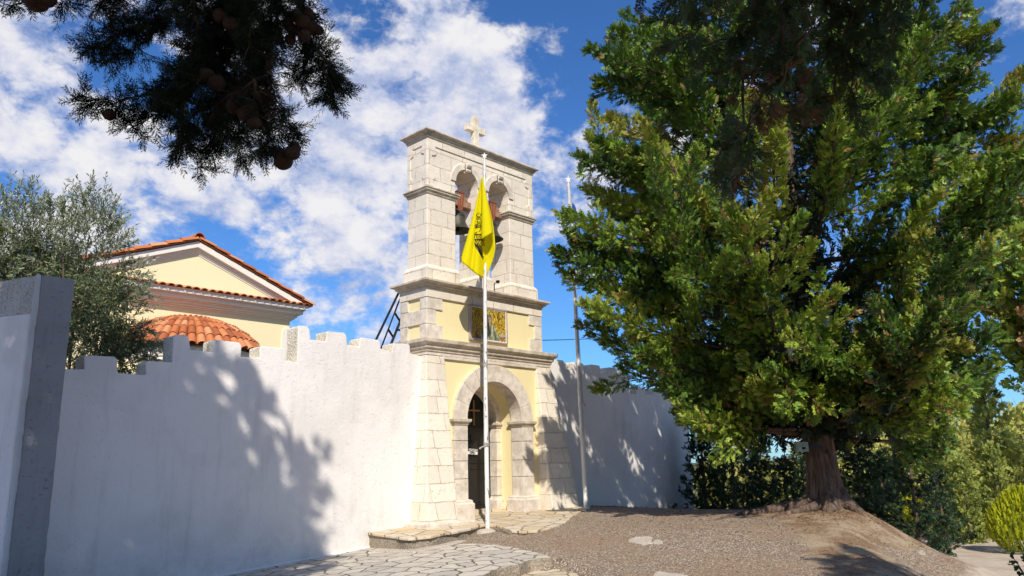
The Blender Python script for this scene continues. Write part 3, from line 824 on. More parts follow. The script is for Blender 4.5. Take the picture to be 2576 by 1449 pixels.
# belfry
HW, BD, AR, SPZ = 2.0, 0.38, 0.41, 7.37
A1 = arc(-0.615, SPZ, AR, math.pi, 0, 18); A2 = arc(0.615, SPZ, AR, math.pi, 0, 18)
outl = [(-HW, 4.80), (-1.025, 4.80)] + A1 + [(-0.205, 4.80), (0.205, 4.80)] + A2 + [(1.025, 4.80), (HW, 4.80), (HW, 8.36), (-HW, 8.36)]
mb = MB(); mb.poly_y(outl, -BD, BD)
obj('belfry_wall', mb, M['stone'], tower, bevel=0.018)
for x0, x1 in ((-2.0, -1.025), (-0.205, 0.205), (1.025, 2.0)):
    zt = 4.93
    mb = MB(); mb.sweep_rect((x1 - x0) / 2, BD, [(0.075, 4.485), (0.075, zt - 0.10), (0.06, zt - 0.06), (0.012, zt), (0.0, zt)], cx=(x0 + x1) / 2)
    obj('pier_plinth', mb, M['stone'], tower, bevel=0.012)
for sx in (-1, 1):
    mb = MB(); mb.sweep_rect(0.4875, BD, [(0.0, 6.80), (0.012, 6.80), (0.03, 6.83), (0.035, 6.87), (0.075, 6.89), (0.08, 6.93), (0.105, 6.945), (0.105, 6.975), (0.0, 7.0)], cx=sx * 1.5125)
    obj('pier_moulding', mb, M['ledge'], tower, bevel=0.005)
    c0 = sx * 0.615
    P = arc(c0, SPZ, 0.575, 0, math.pi, 20) + arc(c0, SPZ, AR, math.pi, 0, 20)
    mb = MB(); mb.poly_y(P, -BD - 0.035, -BD + 0.02)
    av = obj('archivolt', mb, M['dressed'], tower, bevel=0.006)
    mb = MB()
    pr = [(0.0, 7.70), (0.06, 7.70), (0.085, 7.74), (0.07, 7.79), (0.11, 7.83), (0.135, 7.88), (0.12, 7.94), (0.0, 7.945)]
    for k in range(4):
        xa = c0 - 0.085 + k * 0.0435
        vs = [(xa, -BD - 0.02 - o_, z_) for o_, z_ in pr] + [(xa + 0.037, -BD - 0.02 - o_, z_) for o_, z_ in pr]
        n = len(pr); tr = tessellate_polygon([[Vector((o_, z_, 0)) for o_, z_ in pr]])
        mb.add(vs, list(tr) + [tuple(n + i for i in t) for t in tr] + [(i, (i + 1) % n, n + (i + 1) % n, n + i) for i in range(n)])
    mb.box(c0 - 0.085, c0 + 0.085, -BD - 0.06, -BD + 0.01, 7.69, 7.93)
    obj('keystone', mb, M['dressed'], av)
# raised border round the recessed panel, with scalloped corners
mb = MB()
yb0, yb1 = -BD - 0.028, -BD + 0.01
mb.box(-1.74, 1.74, yb0, yb1, 8.13, 8.36)
for sx in (-1, 1):
    ex = lambda a: sx * a
    P = [(ex(2.02), 8.36), (ex(2.02), 7.02), (ex(1.80), 7.02), (ex(1.80), 7.16)] + [(ex(1.80 + 0.05 * 0), 7.16)] + [(ex(1.74), 7.30), (ex(1.86), 7.36), (ex(1.86), 7.86), (ex(1.72), 7.90), (ex(1.68), 8.00), (ex(1.74), 8.10), (ex(1.74), 8.36)]
    Q = [];
    for q in P:
        if not Q or q != Q[-1]: Q.append(q)
    mb.poly_y(Q, yb0, yb1)
    # the same on the narrow sides
    yy = [(-0.40, 8.36), (-0.40, 7.02), (-0.26, 7.02), (-0.26, 7.2), (-0.20, 7.3), (-0.28, 7.38), (-0.28, 7.9), (-0.16, 7.95), (-0.14, 8.08), (-0.22, 8.14), (0.22, 8.14), (0.14, 8.08), (0.16, 7.95), (0.28, 7.9), (0.28, 7.38), (0.20, 7.3), (0.26, 7.2), (0.26, 7.02), (0.40, 7.02), (0.40, 8.36)]
    tr = tessellate_polygon([[Vector((a, b, 0)) for a, b in yy]]); n = len(yy)
    xa, xb = sx * (HW - 0.01), sx * (HW + 0.026)
    mb.add([(xa, a, b) for a, b in yy] + [(xb, a, b) for a, b in yy], list(tr) + [tuple(n + i for i in t) for t in tr] + [(i, (i + 1) % n, n + (i + 1) % n, n + i) for i in range(n)])
obj('panel_border', mb, M['stone'], tower, bevel=0.01)
mb = MB(); mb.sweep_rect(2.005, 0.385, [(0.0, 8.28), (0.02, 8.28), (0.03, 8.335), (0.05, 8.34), (0.055, 8.39), (0.09, 8.41), (0.10, 8.45), (0.15, 8.47), (0.165, 8.48), (0.165, 8.515), (0.15, 8.53)])
obj('top_cornice', mb, M['ledge'], tower, bevel=0.006)
mb = MB()
mb.box(-0.015, 0.185, -0.08, 0.08, 8.51, 9.70); mb.box(-0.26, -0.015, -0.078, 0.078, 9.215, 9.405); mb.box(0.185, 0.43, -0.078, 0.078, 9.215, 9.405)
obj('cross', mb, m_stone('pale_cross_stone', (0.82, 0.72, 0.55), False, 0.15), tower, bevel=0.012)
# bells
def bell(cx, label):
    t = thing('church_bell', label, 'bell', (cx, 0.0, 6.2), 'bells hung in the belfry openings')
    prof = [(0.0, 0.56), (0.10, 0.56), (0.155, 0.54), (0.185, 0.50), (0.20, 0.44), (0.205, 0.41), (0.215, 0.405), (0.215, 0.385), (0.205, 0.38), (0.215, 0.30), (0.235, 0.21), (0.275, 0.12), (0.325, 0.05), (0.375, 0.01), (0.385, 0.0), (0.375, -0.012), (0.33, 0.03), (0.26, 0.12), (0.19, 0.30), (0.16, 0.48), (0.0, 0.52)]
    mb = MB(); mb.lathe(prof, (cx, 0.0, 6.17), 40); obj('bell_body', mb, M['bronze'], t, smooth=True, angle=50)
    mb = MB(); mb.tube([(cx, 0, 6.66), (cx + 0.03, 0.02, 6.24)], 0.018, 8); mb.lathe([(0.0, -0.06), (0.05, -0.03), (0.055, 0.02), (0.03, 0.06), (0.0, 0.07)], (cx + 0.03, 0.02, 6.19), 12)
    obj('clapper', mb, M['iron'], t, smooth=True)
    mb = MB(); mb.box(cx - 0.40, cx + 0.40, -0.13, 0.13, 6.83, 7.02); mb.box(cx - 0.29, cx + 0.29, -0.12, 0.12, 7.02, 7.13)
    mb.box(cx - 0.15, cx + 0.15, -0.11, 0.11, 7.13, 7.20)
    y = obj('yoke', mb, M['oldwood'], t, bevel=0.015)
    mb = MB()
    for k in (-1, 0, 1):
        for s_ in (-1, 1):
            mb.bar((cx + k * 0.05, s_ * 0.125, 6.72), (cx + k * 0.115, s_ * 0.15, 7.24), 0.048, 0.014, up=(0, 1, 0))
        mb.bar((cx + k * 0.115, -0.17, 7.235), (cx + k * 0.115, 0.17, 7.235), 0.05, 0.016)
        mb.tube([(cx + k * 0.115, 0, 7.23), (cx + k * 0.115, 0, 7.33)], [0.014, 0.009], 6)
        mb.lathe([(0.0, 0.0), (0.028, 0.0), (0.028, 0.022), (0.0, 0.03)], (cx + k * 0.115, -0.145, 7.243), 6)
    obj('iron_straps', mb, M['rust'], y)
    mb = MB()
    for a in (0, 1, 2, 3):
        an = a * math.pi / 4
        mb.tube([(cx + 0.11 * math.cos(an), 0.11 * math.sin(an), 6.72), (cx + 0.07 * math.cos(an), 0.07 * math.sin(an), 6.82), (cx - 0.07 * math.cos(an), -0.07 * math.sin(an), 6.82), (cx - 0.11 * math.cos(an), -0.11 * math.sin(an), 6.72)], 0.02, 6)
    obj('bell_crown', mb, M['bronze'], t, smooth=True)
bell(-0.615, 'green bronze bell hung in the left belfry opening, clear of the flag')
bell(0.615, 'green bronze bell half behind the yellow flag in the right belfry opening')
# small spotlight on a bracket at the belfry sill
t = thing('spotlight', 'small black spotlight on a bent bracket at the foot of the belfry piers', 'spotlight', (0.42, -0.45, 4.49))
mb = MB(); mb.tube([(0.34, -0.42, 4.48), (0.34, -0.42, 4.78), (0.42, -0.44, 4.82)], 0.014, 6); obj('bracket', mb, M['iron'], t)
mb = MB(); mb.lathe([(0.0, 0.0), (0.035, 0.0), (0.055, 0.05), (0.055, 0.07), (0.0, 0.07)], (0.45, -0.45, 4.80), 12); obj('lamp_head', mb, M['iron'], t, smooth=True)

# ------------------------------------------------------------------ mosaic icon on the middle stage
ic = thing('mosaic_icon', 'square gold mosaic of a robed saint in a pinkish frame on the yellow panel', 'mosaic', (-0.02, -0.5, 3.13))
X0, X1, Z0, Z1 = -0.70, 0.66, 3.125, 4.045
mb = MB()
for a, b, c_, d_ in ((X0, X1, Z0, Z0 + 0.03), (X0, X1, Z1 - 0.03, Z1), (X0, X0 + 0.03, Z0 + 0.03, Z1 - 0.03), (X1 - 0.03, X1, Z0 + 0.03, Z1 - 0.03)):
    mb.box(a, b, -0.575, -0.47, c_, d_)
obj('frame', mb, M['frame'], ic, bevel=0.006)
mb = MB()
for a, b, c_, d_ in ((X0 + .03, X1 - .03, Z0 + .03, Z0 + 0.055), (X0 + .03, X1 - .03, Z1 - 0.055, Z1 - .03), (X0 + .03, X0 + 0.055, Z0 + 0.055, Z1 - 0.055), (X1 - 0.055, X1 - .03, Z0 + 0.055, Z1 - 0.055)):
    mb.box(a, b, -0.560, -0.50, c_, d_)
obj('inner_border', mb, M['signwhite'], ic)
mb = MB(); mb.box(X0 + 0.02, X1 - 0.02, -0.553, -0.49, Z0 + 0.02, Z1 - 0.02)
panel = obj('gold_ground', mb, M['gold'], ic)
def zm(px, py):           # enlarged-photo measurements of the panel -> panel plane
    fx = (px - 447) / (1240 - 447)
    top = 310 + (435 - 310) * fx; bot = 1045 + (1145 - 1045) * fx
    return (X0 + 0.055 + fx * (X1 - X0 - 0.11), Z1 - 0.055 - (py - top) / (bot - top) * (Z1 - Z0 - 0.11))
def inlay(name, pts, m_, y, parent=panel):
    mb = MB(); mb.poly_y([zm(*q) for q in pts], y, -0.552); return obj(name, mb, m_, parent)
hc = zm(845, 600)
mb = MB(); mb.poly_y(arc(hc[0], hc[1], 0.245, 0, 2 * math.pi, 40)[:-1] , -0.5545, -0.552); obj('halo_line', mb, M['line'], panel)
mb = MB(); mb.poly_y(arc(hc[0], hc[1], 0.232, 0, 2 * math.pi, 40)[:-1], -0.5555, -0.552); obj('halo', mb, M['gold'], panel)
inlay('robe', [(600, 1062), (640, 930), (700, 790), (760, 745), (830, 770), (900, 730), (960, 770), (1010, 850), (1050, 980), (1095, 1060), (1085, 1120), (840, 1092)], M['robe'], -0.558)
for k, P in enumerate(([(700, 790), (722, 785), (760, 1070), (735, 1065)], [(640, 940), (655, 935), (690, 1062), (672, 1060)], [(905, 740), (930, 740), (925, 990), (870, 1030), (880, 985), (900, 960)], [(960, 830), (985, 810), (1010, 880), (990, 900)], [(1000, 900), (1012, 900), (1060, 1040), (1045, 1050)], [(800, 860), (815, 860), (830, 1080), (815, 1080)], [(920, 1000), (935, 1000), (950, 1100), (935, 1100)])):
    inlay('robe_fold', P, M['robelight'], -0.5605)
for P in ([(735, 800), (748, 800), (790, 1075), (770, 1075)], [(860, 790), (875, 785), (880, 980), (850, 1080)], [(960, 900), (972, 900), (1010, 1100), (990, 1100)], [(680, 850), (690, 850), (715, 1062), (705, 1062)]):
    inlay('robe_shade', P, M['robedark'], -0.560)
inlay('veil', [(770, 760), (755, 640), (770, 545), (815, 495), (850, 478), (890, 500), (915, 560), (920, 650), (915, 730), (890, 760), (860, 770), (825, 770)], M['veil'], -0.5595)
inlay('face', [(790, 640), (795, 575), (830, 550), (865, 560), (893, 590), (897, 650), (880, 700), (880, 750), (855, 765), (825, 755), (820, 710), (800, 690)], M['skin'], -0.561)
inlay('face_light', [(812, 640), (815, 590), (840, 575), (868, 590), (875, 640), (862, 690), (840, 700), (820, 680)], M['skinlight'], -0.5625)
for P in ([(815, 602), (838, 598), (838, 612), (815, 614)], [(852, 598), (878, 602), (876, 614), (852, 610)], [(842, 612), (850, 612), (852, 655), (838, 658)], [(830, 672), (862, 672), (858, 682), (834, 682)]):
    inlay('face_line', P, M['line'], -0.564)
inlay('sleeve', [(530, 880), (560, 870), (600, 1010), (625, 1060), (545, 1052)], M['redcuff'], -0.558)
inlay('hand', [(500, 740), (515, 705), (535, 730), (548, 790), (560, 870), (530, 885), (508, 820)], M['skin'], -0.5585)
inlay('cup', [(1085, 1000), (1230, 1010), (1215, 1060), (1180, 1080), (1170, 1130), (1120, 1120), (1125, 1075), (1095, 1050)], M['cup'], -0.5605)
inlay('cup_rim', [(1088, 995), (1110, 970), (1160, 960), (1215, 980), (1230, 1010), (1200, 1028), (1140, 1028), (1100, 1018)], M['cuptop'], -0.563)
for s_, px, py, z_ in (('H', 605, 400, .10), ('A', 605, 500, .10), ('Γ', 610, 575, .08), ('ΠΑ', 1060, 490, .085), ('ΡΑ', 1068, 560, .085), ('Σ', 1078, 635, .085)):
    q = zm(px, py); text('lettering', s_, z_, (q[0], -0.5555, q[1]), (R_(90), 0, 0), M['line'], panel)

# ------------------------------------------------------------------ battlemented walls
def wob_outline(P, jit, seed, step=0.35, fixed=lambda q: False):
    rr = random.Random(seed); out = []
    for a, b in zip(P, P[1:]):
        L = math.hypot(b[0] - a[0], b[1] - a[1]); k = max(1, int(L / step))
        for i in range(k):
            t = i / k
            out.append((a[0] + (b[0] - a[0]) * t + rr.uniform(-jit, jit), a[1] + (b[1] - a[1]) * t + rr.uniform(-jit, jit)))
    out.append(P[-1]); return out
LW = [(-9.98, 1.71), (-9.67, 1.72), (-9.69, 1.93), (-9.66, 1.97), (-9.20, 1.985), (-9.15, 1.95), (-9.12, 1.71), (-8.64, 1.70), (-8.655, 1.92), (-8.62, 1.95), (-8.20, 1.97),
      (-8.21, 2.44), (-8.17, 2.485), (-7.98, 2.495), (-7.90, 2.45), (-7.875, 2.22), (-7.43, 2.205), (-7.44, 2.42), (-7.41, 2.455), (-6.90, 2.445), (-6.86, 2.40), (-6.85, 2.185), (-6.45, 2.20), (-6.46, 2.39),
      (-6.43, 2.425), (-5.93, 2.44), (-5.885, 2.39), (-5.88, 2.19), (-5.62, 2.17), (-5.63, 2.90), (-5.58, 2.935), (-5.41, 2.95), (-5.33, 2.90), (-5.30, 2.66), (-4.92, 2.665), (-4.93, 2.86), (-4.89, 2.895), (-4.46, 2.90), (-4.40, 2.85), (-4.385, 2.64), (-4.05, 2.63),
      (-4.04, 2.81), (-4.00, 2.84), (-3.53, 2.83), (-3.49, 2.79), (-3.465, 2.65), (-3.13, 2.60), (-3.12, 2.79), (-3.08, 2.815), (-2.66, 2.83), (-2.615, 2.79), (-2.60, 2.61), (-2.30, 2.565), (-2.24, 2.55)]
def wall(name, label, top, zbot, y0, y1, seed):
    t = thing(name, label, 'wall', (top[0][0], (y0 + y1) / 2, zbot))
    P = wob_outline(top, 0.011, seed)
    P = P + [(top[-1][0], zbot), (top[0][0], zbot)]
    mb = MB(); mb.poly_y(P, y0, y1, 0, 1)
    obj('battlemented_wall', mb, [M['white'], M['rough']], t, bevel=0.02)
    return t
lw = wall('white_wall', 'long white limewashed wall with stepped battlements left of the bell tower', LW, -2.6, -0.50, -0.06, 5)
mb = MB()
rr = random.Random(4)
xs_ = np.linspace(-10, -2.9, 30)
mb.hexa([(-10, -0.555, pave_z(-10, -.5) - 0.05), (-2.85, -0.555, pave_z(-2.85, -.5) - 0.05), (-2.85, -0.49, pave_z(-2.85, -.5) - 0.05), (-10, -0.49, pave_z(-10, -.5) - 0.05),
         (-10, -0.515, pave_z(-10, -.5) + 0.035), (-2.85, -0.515, pave_z(-2.85, -.5) + 0.035), (-2.85, -0.49, pave_z(-2.85, -.5) + 0.04), (-10, -0.49, pave_z(-10, -.5) + 0.04)])
obj('wall_fillet', mb, M['white'], lw, bevel=0.015)
RW = [(2.10, 2.92), (3.27, 2.93), (3.32, 2.88), (3.36, 2.68), (3.71, 2.68), (3.715, 2.88), (3.76, 2.925), (4.18, 2.92), (4.23, 2.87), (4.24, 2.69), (4.575, 2.68), (4.58, 2.89), (4.62, 2.925), (4.98, 2.92), (5.03, 2.88), (5.07, 2.67), (5.455, 2.67), (5.46, 2.85), (5.51, 2.89), (5.86, 2.89), (5.91, 2.85), (5.95, 2.68), (6.33, 2.68), (6.335, 2.86), (6.38, 2.90),
      (6.52, 2.90), (6.56, 2.86), (6.57, 2.13), (6.945, 2.13), (6.95, 2.33), (7.0, 2.365), (7.40, 2.35), (7.44, 2.31), (7.46, 2.14), (7.905, 2.14), (7.91, 2.33), (7.95, 2.37), (8.32, 2.36), (8.37, 2.32), (8.42, 2.13), (8.80, 2.12), (8.81, 2.30), (8.86, 2.34), (9.25, 2.33), (9.29, 2.28), (9.30, 1.65), (9.7, 1.62), (9.72, 1.80), (10.02, 1.80)]
wall('white_wall', 'white battlemented wall right of the bell tower, mostly in the shade of the cypress', RW, -3.4, -0.30, 0.14, 6)
# corner pier with a bare top, and the wall that turns back from it
cw = thing('corner_pier', 'tall grey cement corner pier with rough bare top at the left end of the wall', 'pier', (-10.2, -0.6, -2.4))
A, B = np.array((-10.62, -0.98)), np.array((-10.085, -0.98))
dirn = np.array((-math.sin(R_(22)), math.cos(R_(22))))
C_, D_ = B + np.array((0.0, 0.85)), A + dirn * 0.92
zt = 3.16
def ph(P, z0, z1): return [(P[i][0], P[i][1], z0) for i in range(4)] + [(P[i][0], P[i][1], z1[i] if isinstance(z1, (list, tuple)) else z1) for i in range(4)]
mb = MB(); mb.hexa(ph([A + (0.03, 0), B, C_, D_ + (0.06, 0)], -2.4, [zt - 0.01, zt - 0.02, zt - 0.05, zt - 0.03])); obj('pier_body', mb, M['cement'], cw, bevel=0.035)
mb = MB(); mb.hexa(ph([A + (-0.012, 0.03), A + (0.04, 0.03), D_ + (0.04, 0), D_ + (-0.012, 0)], 2.50, [zt - 0.02, zt - 0.02, zt - 0.03, zt - 0.05])); obj('bare_side', mb, M['roughdark'], cw, bevel=0.03)
mb = MB(); mb.hexa(ph([A + (-0.035, -0.012), A + (0.035, -0.025), A + (0.05, 0.05), A + (-0.04, 0.05)], -2.4, zt - 0.005)); obj('painted_edge', mb, m_plaster('grimy_whitewash', (0.60, 0.585, 0.56), (0.36, 0.34, 0.31), 0.6, 0.5), cw, bevel=0.025)
ctex = bpy.data.textures.new('render_wear', 'CLOUDS'); ctex.noise_scale = 0.22; ctex.noise_depth = 4
for o in cw.children:
    o.modifiers.clear()
    b_ = o.modifiers.new('edges', 'BEVEL'); b_.width = 0.03; b_.segments = 3
    q_ = o.modifiers.new('fine', 'SUBSURF'); q_.subdivision_type = 'SIMPLE'; q_.levels = q_.render_levels = 6
    d_ = o.modifiers.new('wear', 'DISPLACE'); d_.texture = ctex; d_.texture_coords = 'GLOBAL'; d_.strength = 0.035; d_.mid_level = 0.5
rw_ = thing('return_wall', 'white wall with a rough grey top turning back at the far left edge', 'wall', (-11.2, 0.6, -2.4))
E0 = A + dirn * 0.05 + (-0.02, 0); E1 = E0 + dirn * 9.0; nrm = np.array((dirn[1], -dirn[0])) * 0.45
mb = MB(); mb.hexa(ph([E0, E0 + nrm, E1 + nrm, E1], -2.4, [2.515, 2.515, 2.62, 2.62])); obj('wall_body', mb, M['white'], rw_, bevel=0.04)
F0 = E0 + dirn * 0.97 + (0.03, 0.0)
mb = MB()
mb.hexa(ph([F0 - dirn * 0.9, F0 - dirn * 0.9 + nrm * 0.85, F0 + nrm * 0.85 + dirn * 7, F0 + dirn * 7], 2.45, [2.56, 2.57, 2.66, 2.65]))
mb.hexa(ph([F0 + dirn * 0.62, F0 + nrm * 0.85 + dirn * 0.62, F0 + nrm * 0.85 + dirn * 1.3, F0 + dirn * 1.3], 2.5, [2.98, 2.97, 2.96, 2.98]))
obj('bare_coping', mb, M['roughdark'], rw_, bevel=0.05)

# ------------------------------------------------------------------ church behind the wall
ch = thing('church', 'yellow church with a tiled gable, white mouldings and a round tiled apse', 'church', (-4.98, 8, -2))
CX, YW, YE, ZE, ZP = -4.98, 6.45, 5.98, 4.97, 6.36
XL, XR = CX - 3.6, CX + 3.6
P = [(CX - 3.22, -2.2), (CX + 3.22, -2.2), (CX + 3.22, 4.9), (CX, 6.15), (CX - 3.22, 4.9)]
mb = MB(); mb.poly_y(P, YW, 15.0); chw = obj('church_wall', mb, M['chyellow'], ch)
mb = MB(); mb.box(CX + 2.97, CX + 3.26, YW - 0.035, YW + 0.25, -2.2, 4.10); mb.poly_y(arc(CX + 3.115, 4.10, 0.145, 0, math.pi, 8), YW - 0.035, YW + 0.25)
obj('corner_strip', mb, M['chwhite'], ch)
# horizontal cornice: stepped mouldings
mb = MB()
for y_, za, zb, o_ in ((0.05, 4.48, 4.52, .05), (0.10, 4.52, 4.57, .10), (0.16, 4.57, 4.63, .16), (0.20, 4.63, 4.67, .20), (0.30, 4.67, 4.77, .28), (0.34, 4.77, 4.80, .31), (0.42, 4.80, 4.90, .36), (0.45, 4.90, 4.95, .38)):
    mb.box(CX - 3.22 - o_, CX + 3.22 + o_, YW - y_, 15.0, za, zb)
obj('church_cornice', mb, M['chwhite'], ch, bevel=0.012)
# raking cornices of the pediment
mb = MB()
sl = (ZP - ZE) / 3.6
def rake(off0, off1, y0, inset=0.0):
    for sx in (-1, 1):
        pk0, pk1 = ZP - off0, ZP - off1
        P = [(CX, pk1), (CX + sx * (3.6 - off1 / sl * 0 - inset), pk1 - sl * (3.6 - inset)), (CX + sx * (3.6 - inset), pk0 - sl * (3.6 - inset)), (CX, pk0)]
        mb.poly_y(P, y0, YW + 0.02)
rake(0.03, 0.20, YE + 0.04, 0.06)
rake(0.20, 0.26, YE + 0.14, 0.40)
rake(0.26, 0.31, YE + 0.17, 0.5)
rake(0.31, 0.36, YE + 0.20, 0.6)
obj('raking_cornice', mb, M['chwhite'], ch, bevel=0.01)
mbt = MB(); mbt.poly_y([(CX - 3.2, 4.95), (CX + 3.2, 4.95), (CX + 2.9, 5.0), (CX, ZP - 0.2), (CX - 2.9, 5.0)], YE + 0.22, YW + .1); obj('tympanum', mbt, M['chyellow'], ch)
# roof
def barrel(mb, a, b, up, w_, h_, tint, seg=5, lift0=0.0, lift1=0.0):
    """one cover tile from a (upper end) to b (lower end)"""
    a, b, up = np.array(a, float), np.array(b, float), np.array(up, float)
    d = b - a; d /= np.linalg.norm(d); s = np.cross(d, up); s /= np.linalg.norm(s); n = np.cross(s, d)
    vs = []
    for (c, k, lf) in ((a, 0.88, lift0), (b, 1.0, lift1)):
        for th in (0.0, 0.022):
            for i in range(seg + 1):
                an = math.pi * i / seg
                vs.append(c + s * math.cos(an) * (w_ / 2 * k - th) + n * (math.sin(an) * (h_ * k - th) + lf))
    m_ = seg + 1; fs = []
    for i in range(seg):
        fs += [(i, i + 1, 2 * m_ + i + 1, 2 * m_ + i), (m_ + i, 3 * m_ + i, 3 * m_ + i + 1, m_ + i + 1), (2 * m_ + i, 2 * m_ + i + 1, 3 * m_ + i + 1, 3 * m_ + i), (i, m_ + i, m_ + i + 1, i + 1)]
    mb.add(vs, fs, 0, tint)
rr = random.Random(11)
mb = MB()
for sx in (-1, 1):
    un = np.array((sx * sl, 0, 1.0)); un /= np.linalg.norm(un)
    dd = np.array((sx * 1.0, 0, -sl)); dd /= np.linalg.norm(dd); L = math.hypot(3.72, 3.72 * sl)
    A0 = np.array((CX, 0, ZP + 0.0))
    q = [A0 + (0, YE, 0), A0 + (0, 15, 0), A0 + dd * L + (0, 15, 0), A0 + dd * L + (0, YE, 0)]
    mb.hexa([p_ for p_ in q] + [p_ + un * 0.035 for p_ in q])
    for j in range(9):
        yy = YE + 0.05 + j * 0.26
        nk = 9
        for k in range(nk):
            a_ = A0 + dd * (L * k / nk) + (0, yy, 0) + un * 0.03; b_ = A0 + dd * (L * (k + 1.12) / nk) + (0, yy, 0) + un * 0.03
            barrel(mb, a_, b_, un, 0.235, 0.10, rr.random(), lift0=0.0, lift1=0.028)
nrdg = 14
for k in range(nrdg):
    barrel(mb, (CX, YE + 0.3 + 0.42 * (k + 1.1), ZP + 0.03), (CX, YE - 0.04 + 0.42 * k, ZP + 0.03), (0, 0, 1), 0.30, 0.15, rr.random(), 7, 0.0, 0.03)
for sx in (-1, 1):                                    # side verges of the pent strip
    pass
nt = 31
for k in range(nt):                                   # pent strip of tiles over the horizontal cornice
    x_ = XL + 0.1 + (XR - XL - 0.2) * k / (nt - 1)
    barrel(mb, (x_, YW + 0.02, ZE + 0.07 + rr.uniform(0, .008)), (x_ + rr.uniform(-.01, .01), YE - 0.06, ZE - 0.035), (0, -0.2, 1), 0.20, 0.062, rr.random())
mb.hexa([(XL - .02, YE, ZE - 0.045), (XR + .02, YE, ZE - 0.045), (XR + .02, YW, ZE + 0.05), (XL - .02, YW, ZE + 0.05), (XL - .02, YE, ZE - 0.025), (XR + .02, YE, ZE - 0.025), (XR + .02, YW, ZE + 0.07), (XL - .02, YW, ZE + 0.07)], tint=0.2)
obj('church_roof', mb, M['tile'], ch, smooth=True, angle=40)
# apse
AX, ARAD, AZ0, AZ1 = -4.90, 1.95, 3.20, 4.17
mb = MB(); mb.lathe([(1.70, -2.2), (1.70, 3.2)], (AX, YW + 0.02, 0), 40, 0, math.pi, 2 * math.pi); apse = obj('apse', mb, M['chyellow'], ch, smooth=True)
mb = MB(); mb.lathe([(1.69, 2.78), (1.76, 2.80), (1.76, 2.86), (1.80, 2.90), (1.82, 3.02), (1.86, 3.06), (1.86, 3.13), (1.6, 3.17)], (AX, YW + 0.02, 0), 48, 0, math.pi, 2 * math.pi); obj('apse_cornice', mb, M['chwhite'], apse, smooth=True)
for k in range(9):
    an = math.pi + (k + 0.5) * math.pi / 9
    mb = MB(); mb.lathe([(0.0, -.05), (0.04, -.045), (0.055, 0.0), (0.04, .045), (0, .05)], (AX + 1.80 * math.cos(an), YW + 1.80 * math.sin(an), 2.97), 8); obj('cornice_knob', mb, M['chwhite'], apse, smooth=True)
mb = MB()
def mer(t):   # meridian: t=0 at the crown, 1 at the eave
    a_ = R_(6 + 58 * t)
    k_ = math.sin(a_) / math.sin(R_(64)); z_ = (math.cos(a_) - math.cos(R_(64))) / (1 - math.cos(R_(64)))
    return ARAD * k_, AZ0 + (AZ1 - AZ0) * z_
prof = [(mer(t)[0], mer(t)[1] - 0.02) for t in np.linspace(0, 1, 9)]
mb.lathe([(0.0, AZ1 + 0.0)] + prof, (AX, YW, 0), 60, 0, math.pi, 2 * math.pi, 0.25)
rows = [0.02, 0.17, 0.35, 0.53, 0.70, 0.87, 1.03]
ncol = 26
for i in range(len(rows) - 1):
    for k in range(ncol + 1):
        an = math.pi + math.pi * k / ncol
        e = np.array((math.cos(an), math.sin(an), 0))
        r0, z0 = mer(rows[i] - 0.03); r1, z1 = mer(rows[i + 1])
        if i == 0 and k % 2: continue
        wd = min(0.27, 1.92 * math.pi * r1 / ncol * 0.50 + 0.0) * (1.6 if i == 0 else 1.0)
        up = np.array((z0 - z1 if False else (z0 - z1) * e[0], (z0 - z1) * e[1], (r1 - r0)))
        barrel(mb, (AX + r0 * e[0], YW + r0 * e[1], z0 + .0), (AX + r1 * e[0], YW + r1 * e[1], z1 + .0), up, wd * 1.0, wd * 0.55, rr.random(), 6, 0.0, 0.03)
obj('apse_roof', mb, M['tile'], apse, smooth=True, angle=40)

# iron ladder behind the tower
ld = thing('iron_ladder', 'black iron ladder with a handrail leaning behind the tower', 'ladder', (-4.0, 2.0, -1))
def on_y(u, v, y):
    d = FWD + RIGHT * (u - PW / 2) / FPX - UP * (v - PH / 2) / FPX
    return CAMLOC + d * (y - CAMLOC[1]) / d[1]
mb = MB()
LA = [on_y(1006, 752, 0.95), on_y(952, 893, 1.25)]; LB = [on_y(1018, 780, 0.95), on_y(978, 880, 1.25)]
def ext(a, b, k): return a + (b - a) * k
mb.bar(LA[0], ext(LA[0], LA[1], 2.6), 0.07, 0.04); mb.bar(LB[0], ext(LB[0], LB[1], 3.6), 0.09, 0.05)
for k in (0.25, 0.55, 0.9, 1.25, 1.6, 2.0):
    a_ = ext(LA[0], LA[1], k); b_ = LB[0] + (LB[1] - LB[0]) * (k * 1.36 - 0.05); b_ = np.array((b_[0], b_[1], b_[2]))
    mb.bar(a_, b_, 0.05, 0.03)
obj('stile', mb, M['iron'], ld)
mb = MB(); a_ = on_y(1007, 728, 0.6); b_ = on_y(950, 846, 0.9); mb.tube([a_, ext(a_, b_, 2.2)], 0.03, 8); obj('handrail', mb, M['iron'], ld, smooth=True)
mb = MB(); mb.tube([on_y(996, 829, 0.98), on_y(1030, 834, 0.9)], 0.028, 8); mb.tube([on_y(1012, 850, 1.2), on_y(985, 905, 1.3)], 0.028, 8); obj('brace', mb, M['iron'], ld, smooth=True)
# cable
mb = MB(); c0 = on_y(1366, 856, 0.1); c1 = on_y(1575, 836, 6.0); dd = c1 - c0
mb.tube([c0 + dd * t + np.array((0, 0, 0.10 * ((t - 1.5) ** 2 - 2.25))) for t in np.linspace(0, 3.4, 14)], 0.014, 6)
tagit(obj('overhead_cable', mb, M['cable'], smooth=True), 'thin teal cable running from the tower to the right across the sky', 'cable')

